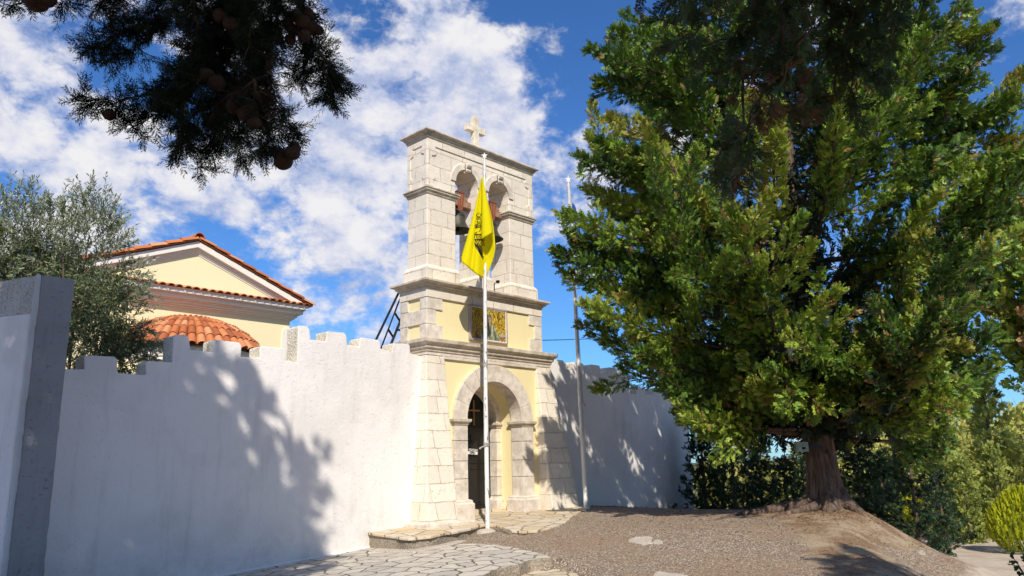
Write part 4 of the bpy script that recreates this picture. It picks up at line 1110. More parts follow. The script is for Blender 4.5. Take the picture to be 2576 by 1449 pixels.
# ------------------------------------------------------------------ flagpoles and flags
def finial(mb, c, k=1.0):
    mb.lathe([(0.0, 0.10 * k), (0.022 * k, 0.08 * k), (0.03 * k, 0.05 * k), (0.022 * k, 0.02 * k), (0.03 * k, 0.0)], c, 10)
    c = np.array(c)
    pts = []
    for i in range(10):
        a_ = math.pi / 2 + i * math.pi / 5; r_ = (0.12 if i % 2 == 0 else 0.045) * k
        pts.append((r_ * math.cos(a_), r_ * math.sin(a_)))
    e = np.array((0.687, -0.727, 0)); n = np.array((0.727, 0.687, 0))
    o_ = c + np.array((0, 0, 0.15 * k))
    f = [o_ + e * a_ + np.array((0, 0, b_)) - n * 0.008 for a_, b_ in pts]; bk = [q + n * 0.016 for q in f]
    tr = tessellate_polygon([[Vector((a_, b_, 0)) for a_, b_ in pts]])
    mb.add(f + bk, list(tr) + [tuple(10 + i for i in t) for t in tr] + [(i, (i + 1) % 10, 10 + (i + 1) % 10, 10 + i) for i in range(10)])
def on_ground(u, v):
    d_ = FWD + RIGHT * (u - PW / 2) / FPX - UP * (v - PH / 2) / FPX
    t_ = 6.0
    while t_ < 45 and CAMLOC[2] + d_[2] * t_ > float(ground_z(CAMLOC[0] + d_[0] * t_, CAMLOC[1] + d_[1] * t_)): t_ += .02
    return CAMLOC + d_ * t_
PB = on_ground(1227, 1337)
print('pole base', PB)
PT = on_y(1219, 402, PB[1])
fp = thing('flagpole', 'tall flaking white flagpole in front of the arched door', 'flagpole', tuple(PB), 'flagpoles before the gate')
mb = MB(); mb.tube([PB - (0, 0, 0.25), PB + (0, 0, 3.0), PB + (0, 0, 3.05), PT], [0.052, 0.050, 0.046, 0.033], 16); obj('pole', mb, M['pole'], fp, smooth=True)
mb = MB(); finial(mb, PT, 0.75); obj('finial', mb, M['pole'], fp)
mb = MB(); mb.lathe([(0.0, 0.05), (0.22, 0.045), (0.30, 0.02), (0.34, -0.2)], (PB[0], PB[1], float(ground_z(PB[0], PB[1])) + 0.01), 18); obj('pole_footing', mb, M['patch'], fp, smooth=True)
kz = on_y(1224, 1121, PB[1])[2]
mb = MB()
for k in range(4):
    zz_ = kz + k * 0.022
    mb.tube([(PB[0] + 0.06 * math.cos(a_), PB[1] + 0.06 * math.sin(a_), zz_ + 0.012 * math.sin(a_)) for a_ in np.linspace(0, 6.283, 13)], 0.011, 6, cap=False)
e_ = np.array((0.687, -0.727, 0)); nn = np.array((0.727, 0.687, 0))
mb.tube([PB * (1, 1, 0) + (0, 0, kz) - nn * 0.06, PB * (1, 1, 0) + (0, 0, kz - .03) - e_ * 0.10 - nn * .05, PB * (1, 1, 0) + (0, 0, kz - 0.07) - e_ * 0.16 - nn * 0.04], [0.014, 0.016, 0.022], 6)
mb.tube([PB * (1, 1, 0) + (0, 0, kz) - e_ * 0.055, PT - e_ * 0.05 - (0, 0, .1)], 0.006, 5)
obj('halyard', mb, M['rope'], fp, smooth=True)
PB2 = on_z(1475, 1281, -1.20)
PT2 = on_y(1430, 462, PB2[1])
PT2 = np.array((PB2[0] + (PT2[0] - PB2[0]) * 1.0, PB2[1], PT2[2]))
fp2 = thing('flagpole', 'greyed flagpole rising in front of the shaded right wall beside the cypress', 'flagpole', tuple(PB2), 'flagpoles before the gate')
mb = MB(); mb.tube([PB2 - (0, 0, 0.25), PB2 + (PT2 - PB2) * 0.35, PB2 + (PT2 - PB2) * 0.354, PT2], [0.062, 0.060, 0.055, 0.038], 16); obj('pole', mb, M['pole2'], fp2, smooth=True)
mb = MB(); finial(mb, PT2, 0.9); obj('finial', mb, M['pole'], fp2)
q = PB2 + (PT2 - PB2) * 0.305
mb = MB(); mb.tube([q - nn * 0.06, q - nn * 0.1 + e_ * 0.08, q + e_ * 0.12 - (0, 0, .06)], [0.02, 0.024, 0.014], 6); mb.tube([q + e_ * 0.07, PT2 + e_ * 0.05 - (0, 0, .2)], 0.006, 5)
obj('halyard', mb, M['rope'], fp2, smooth=True)

# cloth: rows of photo positions (left ... right) with depth offsets give a hanging, folded sheet
def drape(cols, nrow, base_depth):
    """cols: list of (top(u,v), bottom(u,v), depth offset top, depth offset bottom, bulge); returns grid of world points"""
    G = []
    for (tu, tv), (bu, bv), d0, d1, bulge in cols:
        line = []
        for i in range(nrow + 1):
            t = i / nrow
            u = tu + (bu - tu) * t + bulge * math.sin(math.pi * t); v = tv + (bv - tv) * t
            line.append(at(u, v, base_depth + d0 + (d1 - d0) * t ** 0.8))
        G.append(line)
    return G
def cloth(name, G, m_, parent, mi=None, mats=None, sub=2):
    nc, nr = len(G), len(G[0])
    mb = MB()
    vs = [p_ for line in G for p_ in line]
    fs = [(i * nr + j, (i + 1) * nr + j, (i + 1) * nr + j + 1, i * nr + j + 1) for i in range(nc - 1) for j in range(nr - 1)]
    if mi is None: mb.add(vs, fs)
    else:
        b = 0; mb.v = [tuple(p_) for p_ in vs]
        for k, f in enumerate(fs):
            mb.f.append(list(f)); mb.m.append(mi(k // (nr - 1), k % (nr - 1))); mb.t.append(0.5)
    o = obj(name, mb, mats or m_, parent, smooth=True, angle=180, weld=False)
    if sub:
        s_ = o.modifiers.new('sub', 'SUBSURF'); s_.levels = sub; s_.render_levels = sub
    th = o.modifiers.new('cloth_thickness', 'SOLIDIFY'); th.thickness = 0.004; th.offset = 0
    return o
Z1 = lambda x, y: (958.3 + x * .3968, 255.6 + y * .3968)
def dpth(p): return float((np.array(p) - CAMLOC) @ FWD)
dP = dpth(PB + (0, 0, 5.5))
yf = thing('yellow_flag', 'yellow flag with a black eagle hanging folded from the near flagpole', 'flag', tuple(at(*Z1(640, 480), dP)))
apex = Z1(640, 472)
cols = [(apex, Z1(500, 1015), 0.0, -0.02, 3.0), (Z1(641, 474), Z1(545, 1042), -0.02, -0.16, 0), (Z1(642, 476), Z1(578, 1074), 0.02, 0.06, 0), (Z1(643, 478), Z1(585, 1080), -0.01, -0.10, 0), (Z1(644, 480), Z1(618, 1104), 0.02, -0.10, 0),
        (Z1(646, 484), Z1(655, 1127), 0.03, 0.12, 0), (Z1(650, 492), Z1(672, 1100), 0.04, 0.16, 6), (Z1(653, 520), Z1(697, 1045), 0.04, 0.10, 9), (Z1(655, 560), Z1(727, 945), 0.05, 0.03, 6)]
main = cloth('cloth', drape(cols, 10, dP + 0.05), M['flag'], yf)
cols = [(Z1(640, 474), Z1(637, 880), -0.03, -0.04, 0.0), (Z1(642, 475), Z1(646, 866), -0.05, -0.11, 0), (Z1(645, 478), Z1(668, 855), -0.06, -0.14, 0), (Z1(650, 500), Z1(690, 842), -0.05, -0.12, 1), (Z1(656, 540), Z1(708, 832), -0.03, -0.08, 2), (Z1(657, 560), Z1(714, 850), 0.02, 0.02, 3)]
cloth('flap', drape(cols, 9, dP - 0.02), M['flag'], yf)
# eagle drawn on the cloth (strokes lie just proud of it)
Z8 = lambda x, y: (1118.1 + x * .1234, 434.5 + y * .1234)       # enlarged measurements
ST = []
def st(pts, w_=7): ST.append((pts, w_ * 1.45))
st([(645, 872), (660, 850), (680, 828), (715, 818), (750, 822), (765, 838), (760, 852), (742, 866)]); st([(745, 842), (735, 856), (742, 866)]); st([(690, 850), (715, 838), (730, 852)], 5)
st([(645, 872), (668, 880), (655, 935), (668, 940), (665, 985)]); st([(742, 866), (722, 905), (735, 945), (720, 960), (745, 985)])
for a_, b_ in (((675, 890), (690, 915)), ((700, 880), (712, 915)), ((690, 915), (680, 950)), ((712, 915), (700, 955)), ((665, 985), (700, 1000)), ((672, 1000), (670, 1050)), ((695, 1010), (690, 1060)), ((720, 990), (712, 1050)), ((745, 1000), (735, 1060)), ((765, 1015), (755, 1080))): st([a_, b_], 9)
st([(665, 985), (672, 1060), (622, 1060), (620, 1085)], 8); st([(622, 1100), (690, 1090), (765, 1075)], 8); st([(620, 1130), (700, 1115), (768, 1110)], 8)
for k in range(6): st([(640 + k * 22, 1062), (652 + k * 22, 1090)], 8); st([(630 + k * 24, 1095), (650 + k * 24, 1125)], 8)
st([(768, 1130), (735, 1150), (715, 1190), (660, 1215), (615, 1235), (612, 1330), (630, 1420)], 9)
for k in range(10):
    x_ = 625 + (k % 5) * 32; y_ = 1225 + (k // 5) * 105
    st([(x_, y_ + 20), (x_ + 40, y_ + 90), (x_ + 60, y_ + 160)], 9); st([(x_ + 12, y_ + 28), (x_ + 34, y_ + 40)], 7)
for k in range(7): st([(618 + k * 22, 1430 + k * 12), (650 + k * 20, 1500 + k * 16), (690 + k * 14, 1560 + k * 18), (716 + k * 9, 1620 + k * 17)], 9)
for k in range(6): st([(640 + k * 20, 1400 + k * 20), (665 + k * 20, 1420 + k * 20)], 7)
st([(612, 1420), (640, 1520), (700, 1610), (760, 1720), (785, 1760), (790, 1700)], 9)
from mathutils.bvhtree import BVHTree
bpy.context.view_layer.update()
deps = bpy.context.evaluated_depsgraph_get()
def cloth_bvh(o):
    ev = o.evaluated_get(deps); me = ev.to_mesh(); M_ = ev.matrix_world
    vs = [M_ @ v.co for v in me.vertices]; ps = [tuple(p_.vertices) for p_ in me.polygons]
    ev.to_mesh_clear(); return BVHTree.FromPolygons(vs, ps)
bv = cloth_bvh(main)
mb = MB()
camv = Vector(CAMLOC)
for pts, w_ in ST:
    for a_, b_ in zip(pts, pts[1:]):
        n_ = max(1, int(math.hypot(b_[0] - a_[0], b_[1] - a_[1]) / 25))
        for i in range(n_):
            p0 = (a_[0] + (b_[0] - a_[0]) * i / n_, a_[1] + (b_[1] - a_[1]) * i / n_); p1 = (a_[0] + (b_[0] - a_[0]) * (i + 1.1) / n_, a_[1] + (b_[1] - a_[1]) * (i + 1.1) / n_)
            L = math.hypot(p1[0] - p0[0], p1[1] - p0[1]) + 1e-6; nx_, ny_ = -(p1[1] - p0[1]) / L * w_ / 2, (p1[0] - p0[0]) / L * w_ / 2
            quad = []
            for c in ((p0[0] - nx_, p0[1] - ny_), (p1[0] - nx_, p1[1] - ny_), (p1[0] + nx_, p1[1] + ny_), (p0[0] + nx_, p0[1] + ny_)):
                dv = Vector(at(*Z8(*c), 10.0)) - camv; dv.normalize()
                hit = bv.ray_cast(camv, dv)
                if hit[0] is None: quad = None; break
                nrm_ = hit[1] if hit[1].dot(dv) < 0 else -hit[1]
                quad.append(tuple(hit[0] + nrm_ * 0.004))
            if quad: mb.add(quad, [(0, 1, 2, 3)])
obj('eagle_emblem', mb, M['ink'], main, weld=False)
# blue and white flag on the second pole
d2 = dpth(PB2 + (0, 0, 5.5))
gf = thing('striped_flag', 'blue and white striped flag hanging half hidden behind the cypress', 'flag', tuple(at(1440, 520, d2)))
cols = [((1440, 508), (1436, 640), 0.0, -0.03, -2), ((1440, 509), (1442, 668), -0.04, -0.14, 0), ((1441, 510), (1448, 690), 0.03, 0.10, 0), ((1442, 512), (1456, 706), -0.03, -0.15, 0), ((1444, 514), (1464, 720), 0.03, 0.12, 0), ((1446, 516), (1470, 718), -0.02, -0.08, 0), ((1448, 520), (1473, 690), 0.02, 0.05, 3)]
cloth('cloth', drape(cols, 12, d2), None, gf, mi=lambda i, j: (0 if (j in (0, 1, 2, 3) or (i + j) % 3 != 1) else 1) if not (6 <= j <= 7) else (1 if i < 5 else 0), mats=[M['flagblue'], M['flagwhite']], sub=1)

# box on the cypress trunk is fitted after the tree (below)


# ------------------------------------------------------------------ foliage
def unit(a): return a / (np.linalg.norm(a, axis=-1, keepdims=True) + 1e-9)
def spray_template(n=8, blen=0.42, wid=0.085, taper=0.62, ang=40, seed=0, lift=0.10, subs=0):
    """a flat feathery spray along +X, made of slim pointed blades; unit length"""
    r = random.Random(seed); V, F = [], []
    def blade(o, d, L, w_, z):
        dx, dy = d; b = len(V)
        px, py = -dy, dx
        V.extend([(o[0], o[1], o[2]), (o[0] + dx * L * .42 + px * w_, o[1] + dy * L * .42 + py * w_, o[2] + z * .5), (o[0] + dx * L, o[1] + dy * L, o[2] + z), (o[0] + dx * L * .42 - px * w_, o[1] + dy * L * .42 - py * w_, o[2] + z * .5)])
        F.append((b, b + 1, b + 2, b + 3))
    blade((0, 0, 0), (1, 0), 1.0, wid * .45, lift)
    for i in range(n):
        t = 0.06 + 0.86 * i / n
        for s in (-1, 1):
            a = R_(ang + r.uniform(-12, 12)); L = blen * (1 - taper * t) * r.uniform(.8, 1.15)
            o = (t + r.uniform(-.02, .02), 0, lift * t)
            d = (math.cos(a), s * math.sin(a)); z = r.uniform(-.5, .5) * lift * 2
            blade(o, d, L, wid * (1 - .4 * t), z)
            for k in range(subs):
                tt = (k + 1) / (subs + 1); a2 = a + (r.choice((-1, 1))) * R_(32)
                blade((o[0] + d[0] * L * tt, o[1] + d[1] * L * tt, o[2] + z * tt), (math.cos(a2), s * math.sin(a2)), L * .5 * (1 - .4 * tt), wid * .7, z * .5)
    return np.array(V), np.array(F)
class Leaves:
    def __init__(self, templates): self.tp = templates; self.V = []; self.F = []; self.T = []; self.nv = 0
    def put(self, P, A, size, tint, rng, flat_up=0.5, roll=1.0):
        """instances at P along A; flat_up: how far the flat side looks upward"""
        P, A = np.atleast_2d(P), unit(np.atleast_2d(A)); n = len(P)
        size = np.broadcast_to(size, (n,)); tint = np.broadcast_to(tint, (n,))
        rnd = rng.normal(size=(n, 3)) * roll + np.array((0, 0, 1.0)) * flat_up
        Y = unit(np.cross(rnd, A)); Z = np.cross(A, Y)
        which = rng.randint(0, len(self.tp), n)
        for k, (tv, tf) in enumerate(self.tp):
            s = which == k; m_ = int(s.sum())
            if not m_: continue
            v = P[s][:, None, :] + size[s][:, None, None] * (tv[None, :, 0:1] * A[s][:, None, :] + tv[None, :, 1:2] * Y[s][:, None, :] + tv[None, :, 2:3] * Z[s][:, None, :])
            f = tf[None] + (np.arange(m_) * len(tv))[:, None, None] + self.nv
            self.V.append(v.reshape(-1, 3)); self.F.append(f.reshape(-1, 4)); self.nv += m_ * len(tv)
            self.T.append(np.repeat(tint[s], len(tf)) + rng.uniform(-.06, .06, m_ * len(tf)))
    def build(self, name, m_, parent, loc=None):
        return raw_obj(name, np.concatenate(self.V), 4, np.concatenate(self.F).ravel(), m_, parent, tint=np.concatenate(self.T), loc=loc)

SPR = [spray_template(7, 0.46, 0.085, seed=i) for i in range(4)]
SPR_FINE = [spray_template(7, 0.44, 0.050, seed=10 + i, subs=2) for i in range(3)]
SPR_LOW = [spray_template(4, 0.5, 0.13, seed=20 + i) for i in range(3)]

def conifer_crown(rng, base, axis_pts, radius, n_limb, leaves, tubes, limb_rad=0.05, z0=0.06, clump=0.42, spr=9, size=0.34, rise=0.32, dense=1.0, tint_mu=0.5, tint_sd=0.16, brown=0.04, fill=0.25, jit=(.80, 1.04)):
    """limbs spiral up the stem and end at the crown's outline; every limb carries clumps of sprays.
    axis_pts(h)-> point on the stem at height share h; radius(h)-> reach there"""
    for i in range(n_limb):
        h = z0 + (0.97 - z0) * ((i + rng.rand()) / n_limb)
        az = i * 2.39996 + rng.uniform(-.4, .4)
        Rr = radius(h, az) * rng.uniform(*jit)
        if Rr < 0.15: Rr = 0.15
        a0 = axis_pts(max(0.02, h - rise * Rr / max(radius(0.4, 0), .5) * 0.16))
        out = np.array((math.cos(az), math.sin(az), 0))
        tip = axis_pts(h) + out * Rr + np.array((0, 0, rng.uniform(-.1, .25) * Rr * .5))
        a0 = a0 + np.array((0, 0, -0.12 * Rr))
        mid = (a0 + tip) / 2 + np.array((0, 0, -0.10 * Rr)) + rng.normal(size=3) * 0.06 * Rr
        ts = np.linspace(0, 1, 9)[:, None]
        path = (1 - ts) ** 2 * a0 + 2 * ts * (1 - ts) * mid + ts ** 2 * tip
        if tubes is not None: tubes.tube(path, list(np.linspace(limb_rad * (.5 + Rr * .22), 0.008, 9)), 5, cap=False)
        L = np.linalg.norm(np.diff(path, axis=0), axis=1).sum()
        nk = max(2, int(L * (1 - fill) / (clump * 0.62) * dense))
        lt = tint_mu + rng.normal() * tint_sd * .7
        for k in range(nk):
            s = fill + (1 - fill) * (k + rng.rand() * .8) / nk
            s = min(s, 0.99); j = min(int(s * 8), 7); fr = s * 8 - j
            p = path[j] * (1 - fr) + path[j + 1] * fr
            d = unit(path[j + 1] - path[j])
            for q in range(2):
                sd = unit(d * rng.uniform(.35, 1.0) + rng.normal(size=3) * .55 + np.array((0, 0, .22)))
                bl = clump * rng.uniform(.7, 1.5) * (1.15 - .45 * s)
                if tubes is not None and rng.rand() < .35: tubes.tube([p, p + sd * bl * .9], [0.012, 0.003], 3, cap=False)
                m_ = spr
                u_ = rng.rand(m_) ** .8
                P = p + sd * (bl * u_)[:, None] + rng.normal(size=(m_, 3)) * .05 * clump / .4
                A = sd + rng.normal(size=(m_, 3)) * .55 + np.array((0, 0, .10))
                tt = lt + rng.normal() * tint_sd * .6
                t_ = np.clip(tt + rng.normal(size=m_) * .08, 0.02, 0.86)
                if rng.rand() < brown: t_ = np.clip(rng.uniform(.9, 1.0) + np.zeros(m_), 0, 1)
                leaves.put(P, A, size * rng.uniform(.65, 1.15, m_) * (1.1 - .3 * s), t_, rng, .8, .8)

def lerp(tab, x): return float(np.interp(x, [a for a, _ in tab], [b for _, b in tab]))

# ---- the big cypress
rng = np.random.RandomState(5)
TB = np.array((TREE[0], TREE[1], float(ground_z(*TREE))))
bigt = thing('cypress_tree', 'large spreading cypress with a thick grooved trunk on the mound beside the gate', 'tree', tuple(TB))
TH = 14.6
RT = [(0.0, .3), (0.055, .9), (0.10, 1.8), (0.15, 2.8), (0.21, 3.3), (0.275, 4.1), (0.36, 4.9), (0.45, 5.2), (0.55, 4.9), (0.63, 4.35), (0.71, 3.9), (0.80, 3.1), (0.90, 2.0), (0.97, .8), (1.0, .2)]
def bax(h): return TB + np.array((0.25 * math.sin(h * 3), 0.2 * math.sin(h * 4), h * TH))
def brad(h, az): return lerp(RT, h) * (1 + 0.09 * max(0, math.cos(az - 2.32)) * max(0, 1 - abs(h - .36) / .2) + 0.10 * math.sin(az * 3 + h * 9) + 0.07 * math.sin(az * 7 - h * 14))
lv = Leaves(SPR); tb = MB()
# trunk with fluted, flaring foot
nT = 40; rings = []
hs = [-0.5, -0.2, 0.0, 0.12, 0.25, 0.42, 0.65, 1.0, 1.4, 1.9, 2.6, 3.6, 5.0, 7.0, 9.0, 11.0, 13.0, 14.2]
for h in hs:
    base_r = 0.285 + 0.20 * math.exp(-max(h, 0) / 0.32) + (0.1 if h < 0 else 0)
    if h > 1.4: base_r = 0.275 * (1 - (h - 1.4) / 13.4) + 0.02
    for k in range(nT):
        a = 2 * math.pi * k / nT
        fl = (0.5 + 0.5 * math.cos(5 * a + 0.8)) ** 1.5 * (0.20 * math.exp(-max(h, 0) / 0.40)) + 0.10 * math.cos(5 * a + 1 + h * .5) * math.exp(-h / 5) + 0.05 * math.cos(11 * a + h * 1.5)
        r_ = base_r * (1 + fl * (1.6 if h < .4 else 1.0))
        c = bax(max(h, 0) / TH) if h > 0 else TB + (0, 0, h)
        c = np.array((c[0], c[1], TB[2] + h))
        rings.append((c[0] + r_ * math.cos(a), c[1] + r_ * math.sin(a), c[2]))
fs = [(i * nT + k, i * nT + (k + 1) % nT, (i + 1) * nT + (k + 1) % nT, (i + 1) * nT + k) for i in range(len(hs) - 1) for k in range(nT)]
tb.add(rings, fs)
# surface roots creeping over the mound
for a_, L_, r0 in ((R_(140), 2.7, .15), (R_(172), 1.8, .12), (R_(255), 1.1, .13), (R_(112), 1.6, .12)):
    pts, rads = [], []
    for t in np.linspace(0.15, 1, 9):
        aa = a_ + 0.25 * math.sin(t * 4 + L_); x_, y_ = TB[0] + math.cos(aa) * L_ * t, TB[1] + math.sin(aa) * L_ * t
        pts.append((x_, y_, float(ground_z(x_, y_)) + 0.18 * (1 - t) ** 2 - 0.02 * t)); rads.append(r0 * (1 - t) ** .8 + .015)
    tb.tube(pts, rads, 8)
def plume(lvs, p0, mid, p1, Wd, N, size, tint, rng, s0=.22, up=.18, brown=.05):
    s = s0 + (1 - s0) * rng.rand(N) ** .85
    S_ = s[:, None]
    P = (1 - S_) ** 2 * p0 + 2 * S_ * (1 - S_) * mid + S_ ** 2 * p1
    D = unit(2 * (1 - S_) * (mid - p0) + 2 * S_ * (p1 - mid))
    rad = unit(np.cross(D, rng.normal(size=(N, 3))))
    P = P + rad * (Wd * (1 - s) ** .6 * rng.rand(N) ** .5)[:, None]
    A = D * .85 + rad * .75 + np.array((0, 0, up)) + rng.normal(size=(N, 3)) * .28
    t_ = np.clip(tint + rng.normal(size=N) * .09, .02, .86)
    t_ = np.where(rng.rand(N) < brown, rng.uniform(.88, 1.0, N), t_)
    lvs.put(P, A, size * rng.uniform(.65, 1.15, N), t_, rng, .7, .8)
def plume_crown(lvs, tubes, axis_, rad_, n_limb, rng, h0=.14, h1=.985, size=.30, asc=.55, dens=46, nsub=6, limb_r=.05, tmu=.5, tsd=.17, fillers=None, s0=.25):
    for i in range(n_limb):
        h = h0 + (h1 - h0) * (i + rng.rand()) / n_limb
        az = i * 2.39996 + rng.uniform(-.45, .45)
        Rr = max(rad_(h, az) * rng.uniform(.84, 1.06), .2)
        out = np.array((math.cos(az), math.sin(az), 0))
        tip = axis_(h) + out * Rr
        a_ = asc * (1 if h > .26 else (h - .10) / .16)
        root = axis_(max(h * .9 - .0, .02)); root[2] = max(tip[2] - a_ * Rr * rng.uniform(.8, 1.2), axis_(.07)[2])
        mid = root + out * Rr * .58 + np.array((0, 0, (tip[2] - root[2]) * .30 - .06 * Rr)) + rng.normal(size=3) * .07 * Rr
        ts = np.linspace(0, 1, 8)[:, None]; path = (1 - ts) ** 2 * root + 2 * ts * (1 - ts) * mid + ts ** 2 * tip
        tubes.tube(path, list(np.linspace(limb_r * (.4 + .2 * Rr), .006, 8)), 5, cap=False)
        L = np.linalg.norm(np.diff(path, axis=0), axis=1).sum()
        lt = tmu + rng.normal() * tsd
        plume(lvs, root, mid, tip, .10 * L ** .7 + .09, int(dens * L * .8) + 12, size, lt, rng, .46 if L > 2 else .15)
        for k in range(nsub if L > 1.2 else 2):
            s = s0 + (.92 - s0) * (k + rng.rand()) / nsub
            q = (1 - s) ** 2 * root + 2 * s * (1 - s) * mid + s ** 2 * tip
            d = unit(2 * (1 - s) * (mid - root) + 2 * s * (tip - mid))
            side = unit(np.cross(d, rng.normal(size=3)) + np.array((0, 0, .25)))
            l_ = (.34 * L * (1.05 - s * .6) + .25) * rng.uniform(.7, 1.15)
            e = q + unit(d * .75 + side * rng.uniform(.5, 1.1)) * l_ + np.array((0, 0, l_ * .18))
            m2 = (q + e) / 2 + d * l_ * .15 - np.array((0, 0, .08 * l_))
            tubes.tube([q, m2, e], [.02, .012, .004], 4, cap=False)
            plume(lvs, q, m2, e, .155 * l_ ** .6 + .05, int(dens * l_ * .95) + 8, size, lt + rng.normal() * tsd * .5, rng, .08)
        if fillers is not None:
            n_ = int(13 * L)
            s = rng.uniform(.02, .62, n_)[:, None]
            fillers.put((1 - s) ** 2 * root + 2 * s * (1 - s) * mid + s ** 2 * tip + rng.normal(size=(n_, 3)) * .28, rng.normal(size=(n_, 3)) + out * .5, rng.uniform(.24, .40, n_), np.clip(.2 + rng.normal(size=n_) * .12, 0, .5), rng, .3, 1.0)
SPR_BIG = [spray_template(5, 0.42, 0.082, seed=90 + i, subs=1, ang=36, taper=.7) for i in range(5)]
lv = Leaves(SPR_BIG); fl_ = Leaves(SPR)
plume_crown(lv, tb, bax, brad, 88, rng, .13, .985, .20, dens=104, tsd=.20, tmu=.50, nsub=7, fillers=fl_, s0=.34)
plume_crown(lv, tb, lambda h: TB + np.array((0, 0, 1.75 + 1.4 * h)), lambda h, az: 2.1 + 1.0 * h + .35 * math.sin(az * 4), 32, rng, .05, 1.0, .26, asc=-.22, tmu=.40, fillers=fl_, limb_r=.035)
for (u_, v_, d_, hz) in ((1393, 632, 16.4, .31), (1402, 532, 16.1, .36), (1425, 585, 16.9, .33), (1450, 390, 16.2, .45), (1482, 122, 16.0, .68), (1503, 352, 16.6, .49), (1422, 690, 16.7, .27), (1462, 762, 16.0, .22), (1545, 70, 16.3, .74), (1500, 200, 16.8, .62), (1470, 470, 16.5, .40), (1440, 610, 17.0, .30),
                         (2482, 72, 16.4, .70), (2542, 262, 16.6, .58), (2312, 62, 17.2, .78), (2372, 60, 16.0, .76), (2462, 300, 17.3, .52), (2570, 380, 16.3, .50), (2480, 200, 16.0, .62), (1668, 958, 16.0, .15), (1725, 1050, 15.8, .115), (1775, 1055, 16.6, .11), (1600, 880, 16.2, .18), (2390, 1090, 16.6, .12), (2510, 930, 16.8, .17), (2420, 1010, 16.2, .14), (2530, 850, 16.3, .20)):
    tip = at(u_, v_, d_); root = bax(hz); out = tip - root
    if tip[2] - root[2] < -.2: root = root + np.array((0, 0, -.2))
    mid = root + out * .55 + np.array((0, 0, -abs(out[2]) * .35 - .12)); L = float(np.linalg.norm(out))
    ts = np.linspace(0, 1, 8)[:, None]; tb.tube((1 - ts) ** 2 * root + 2 * ts * (1 - ts) * mid + ts ** 2 * tip, list(np.linspace(.06, .006, 8)), 5, cap=False)
    lt = .5 + rng.normal() * .14
    plume(lv, root, mid, tip, .42, int(80 * L * .9), .20, lt, rng, .50)
    for k in range(7):
        s = .42 + .5 * (k + rng.rand()) / 7; q = (1 - s) ** 2 * root + 2 * s * (1 - s) * mid + s ** 2 * tip
        d = unit(2 * (1 - s) * (mid - root) + 2 * s * (tip - mid)); l_ = (1.25 - s) * 1.5 * rng.uniform(.7, 1.1)
        e = q + unit(d * .8 + unit(np.cross(d, rng.normal(size=3))) * .8 + np.array((0, 0, .15))) * l_
        plume(lv, q, (q + e) / 2, e, .26, int(84 * l_), .20, lt + rng.normal() * .09, rng, .05)
obj('trunk', tb, M['bark'], bigt, smooth=True, weld=False, angle=80)
crown_ = lv.build('crown', M['cyp'], bigt)
fl_.build('inner_foliage', M['cypdark'], bigt)  # darker leaf colour paints the shade between the crown's lit clumps
# pale green box on its trunk
bx = thing('box_on_trunk', 'pale green steel box with a dark slot fixed to the cypress trunk', 'box', tuple(at(2022, 1115, dpth(TB) - 0.6)))
e_, n_ = np.array((0.687, -0.727, 0)), np.array((0.727, 0.687, 0)); z_ = np.array((0, 0, 1.0))
c0 = at(2016, 1124, dpth(TB) - 0.45)
def obox(c, w_, d_, h_): return [c + e_ * a + n_ * b + z_ * k for k in (-h_ / 2, h_ / 2) for a, b in ((-w_ / 2, -d_ / 2), (w_ / 2, -d_ / 2), (w_ / 2, d_ / 2), (-w_ / 2, d_ / 2))]
mb = MB(); mb.hexa(obox(c0, 0.25, 0.14, 0.20)); obj('case', mb, M['box'], bx, bevel=0.008)
mb = MB(); mb.hexa(obox(c0 - n_ * 0.07 + e_ * 0.02 - z_ * .03, 0.07, 0.01, 0.045)); obj('slot', mb, M['ink'], bx)
mb = MB(); mb.hexa(obox(c0 + e_ * 0.28 + n_ * 0.1, 0.32, 0.05, 0.10)); obj('arm', mb, M['iron'], bx)

# ---- young cypresses in the shade beyond the crest
def young(seed, H, Rr, n_limb=54, m_='young', spr=9, size=0.20, low=None, tint=.45, droop=.3):
    rg = np.random.RandomState(seed); l = Leaves(low or SPR); tbs = MB()
    tbs.tube([(0, 0, -0.4), (0.02, 0, H * .5), (0.0, 0.02, H)], [0.075 * H / 4 + .015, 0.045 * H / 4 + .01, 0.008], 7)
    conifer_crown(rg, None, lambda h: np.array((0, 0, h * H)), lambda h, az: Rr * (1.05 - h) ** .75 * (1 + .22 * math.sin(az * 3 + h * 17)), n_limb, l, tbs, 0.018, z0=0.06, clump=.34, spr=spr, size=size, dense=.85, tint_mu=tint, tint_sd=.15, brown=.02, fill=.28, rise=.8)
    return l, tbs, m_
def plant(proto, name, label, cat, loc, group=None, k=1.0, rz=0.0, sz=None, crown='crown'):
    """proto: (Leaves, MB, material) built round the origin, or an already placed thing to copy"""
    if isinstance(proto, tuple):
        l, tbs, m_ = proto
        t = thing(name, label, cat, loc, group)
        me_t = obj('trunk', tbs, M['oldbark'], None, smooth=True, weld=False); me_t.parent = t
        me_c = raw_obj(crown, np.concatenate(l.V), 4, np.concatenate(l.F).ravel(), M[m_], None, tint=np.concatenate(l.T)); me_c.parent = t
    else:
        t = proto.copy(); COL.objects.link(t); t.location = loc
        for c_ in list(proto.children):
            d_ = c_.copy(); COL.objects.link(d_); d_.parent = t
        t['label'] = label
        if group: t['group'] = group
    t.rotation_euler = (0, 0, rz); t.scale = (k, k, sz if sz else k)
    return t
def gl(u, d, dz=0.0):
    """ground point in the direction of photo column u at lens distance d"""
    p_ = at(u, 1120, d)
    return (p_[0], p_[1], float(ground_z(p_[0], p_[1])) + dz)
def to_top(u, d, v):
    return at(u, v, d)[2]
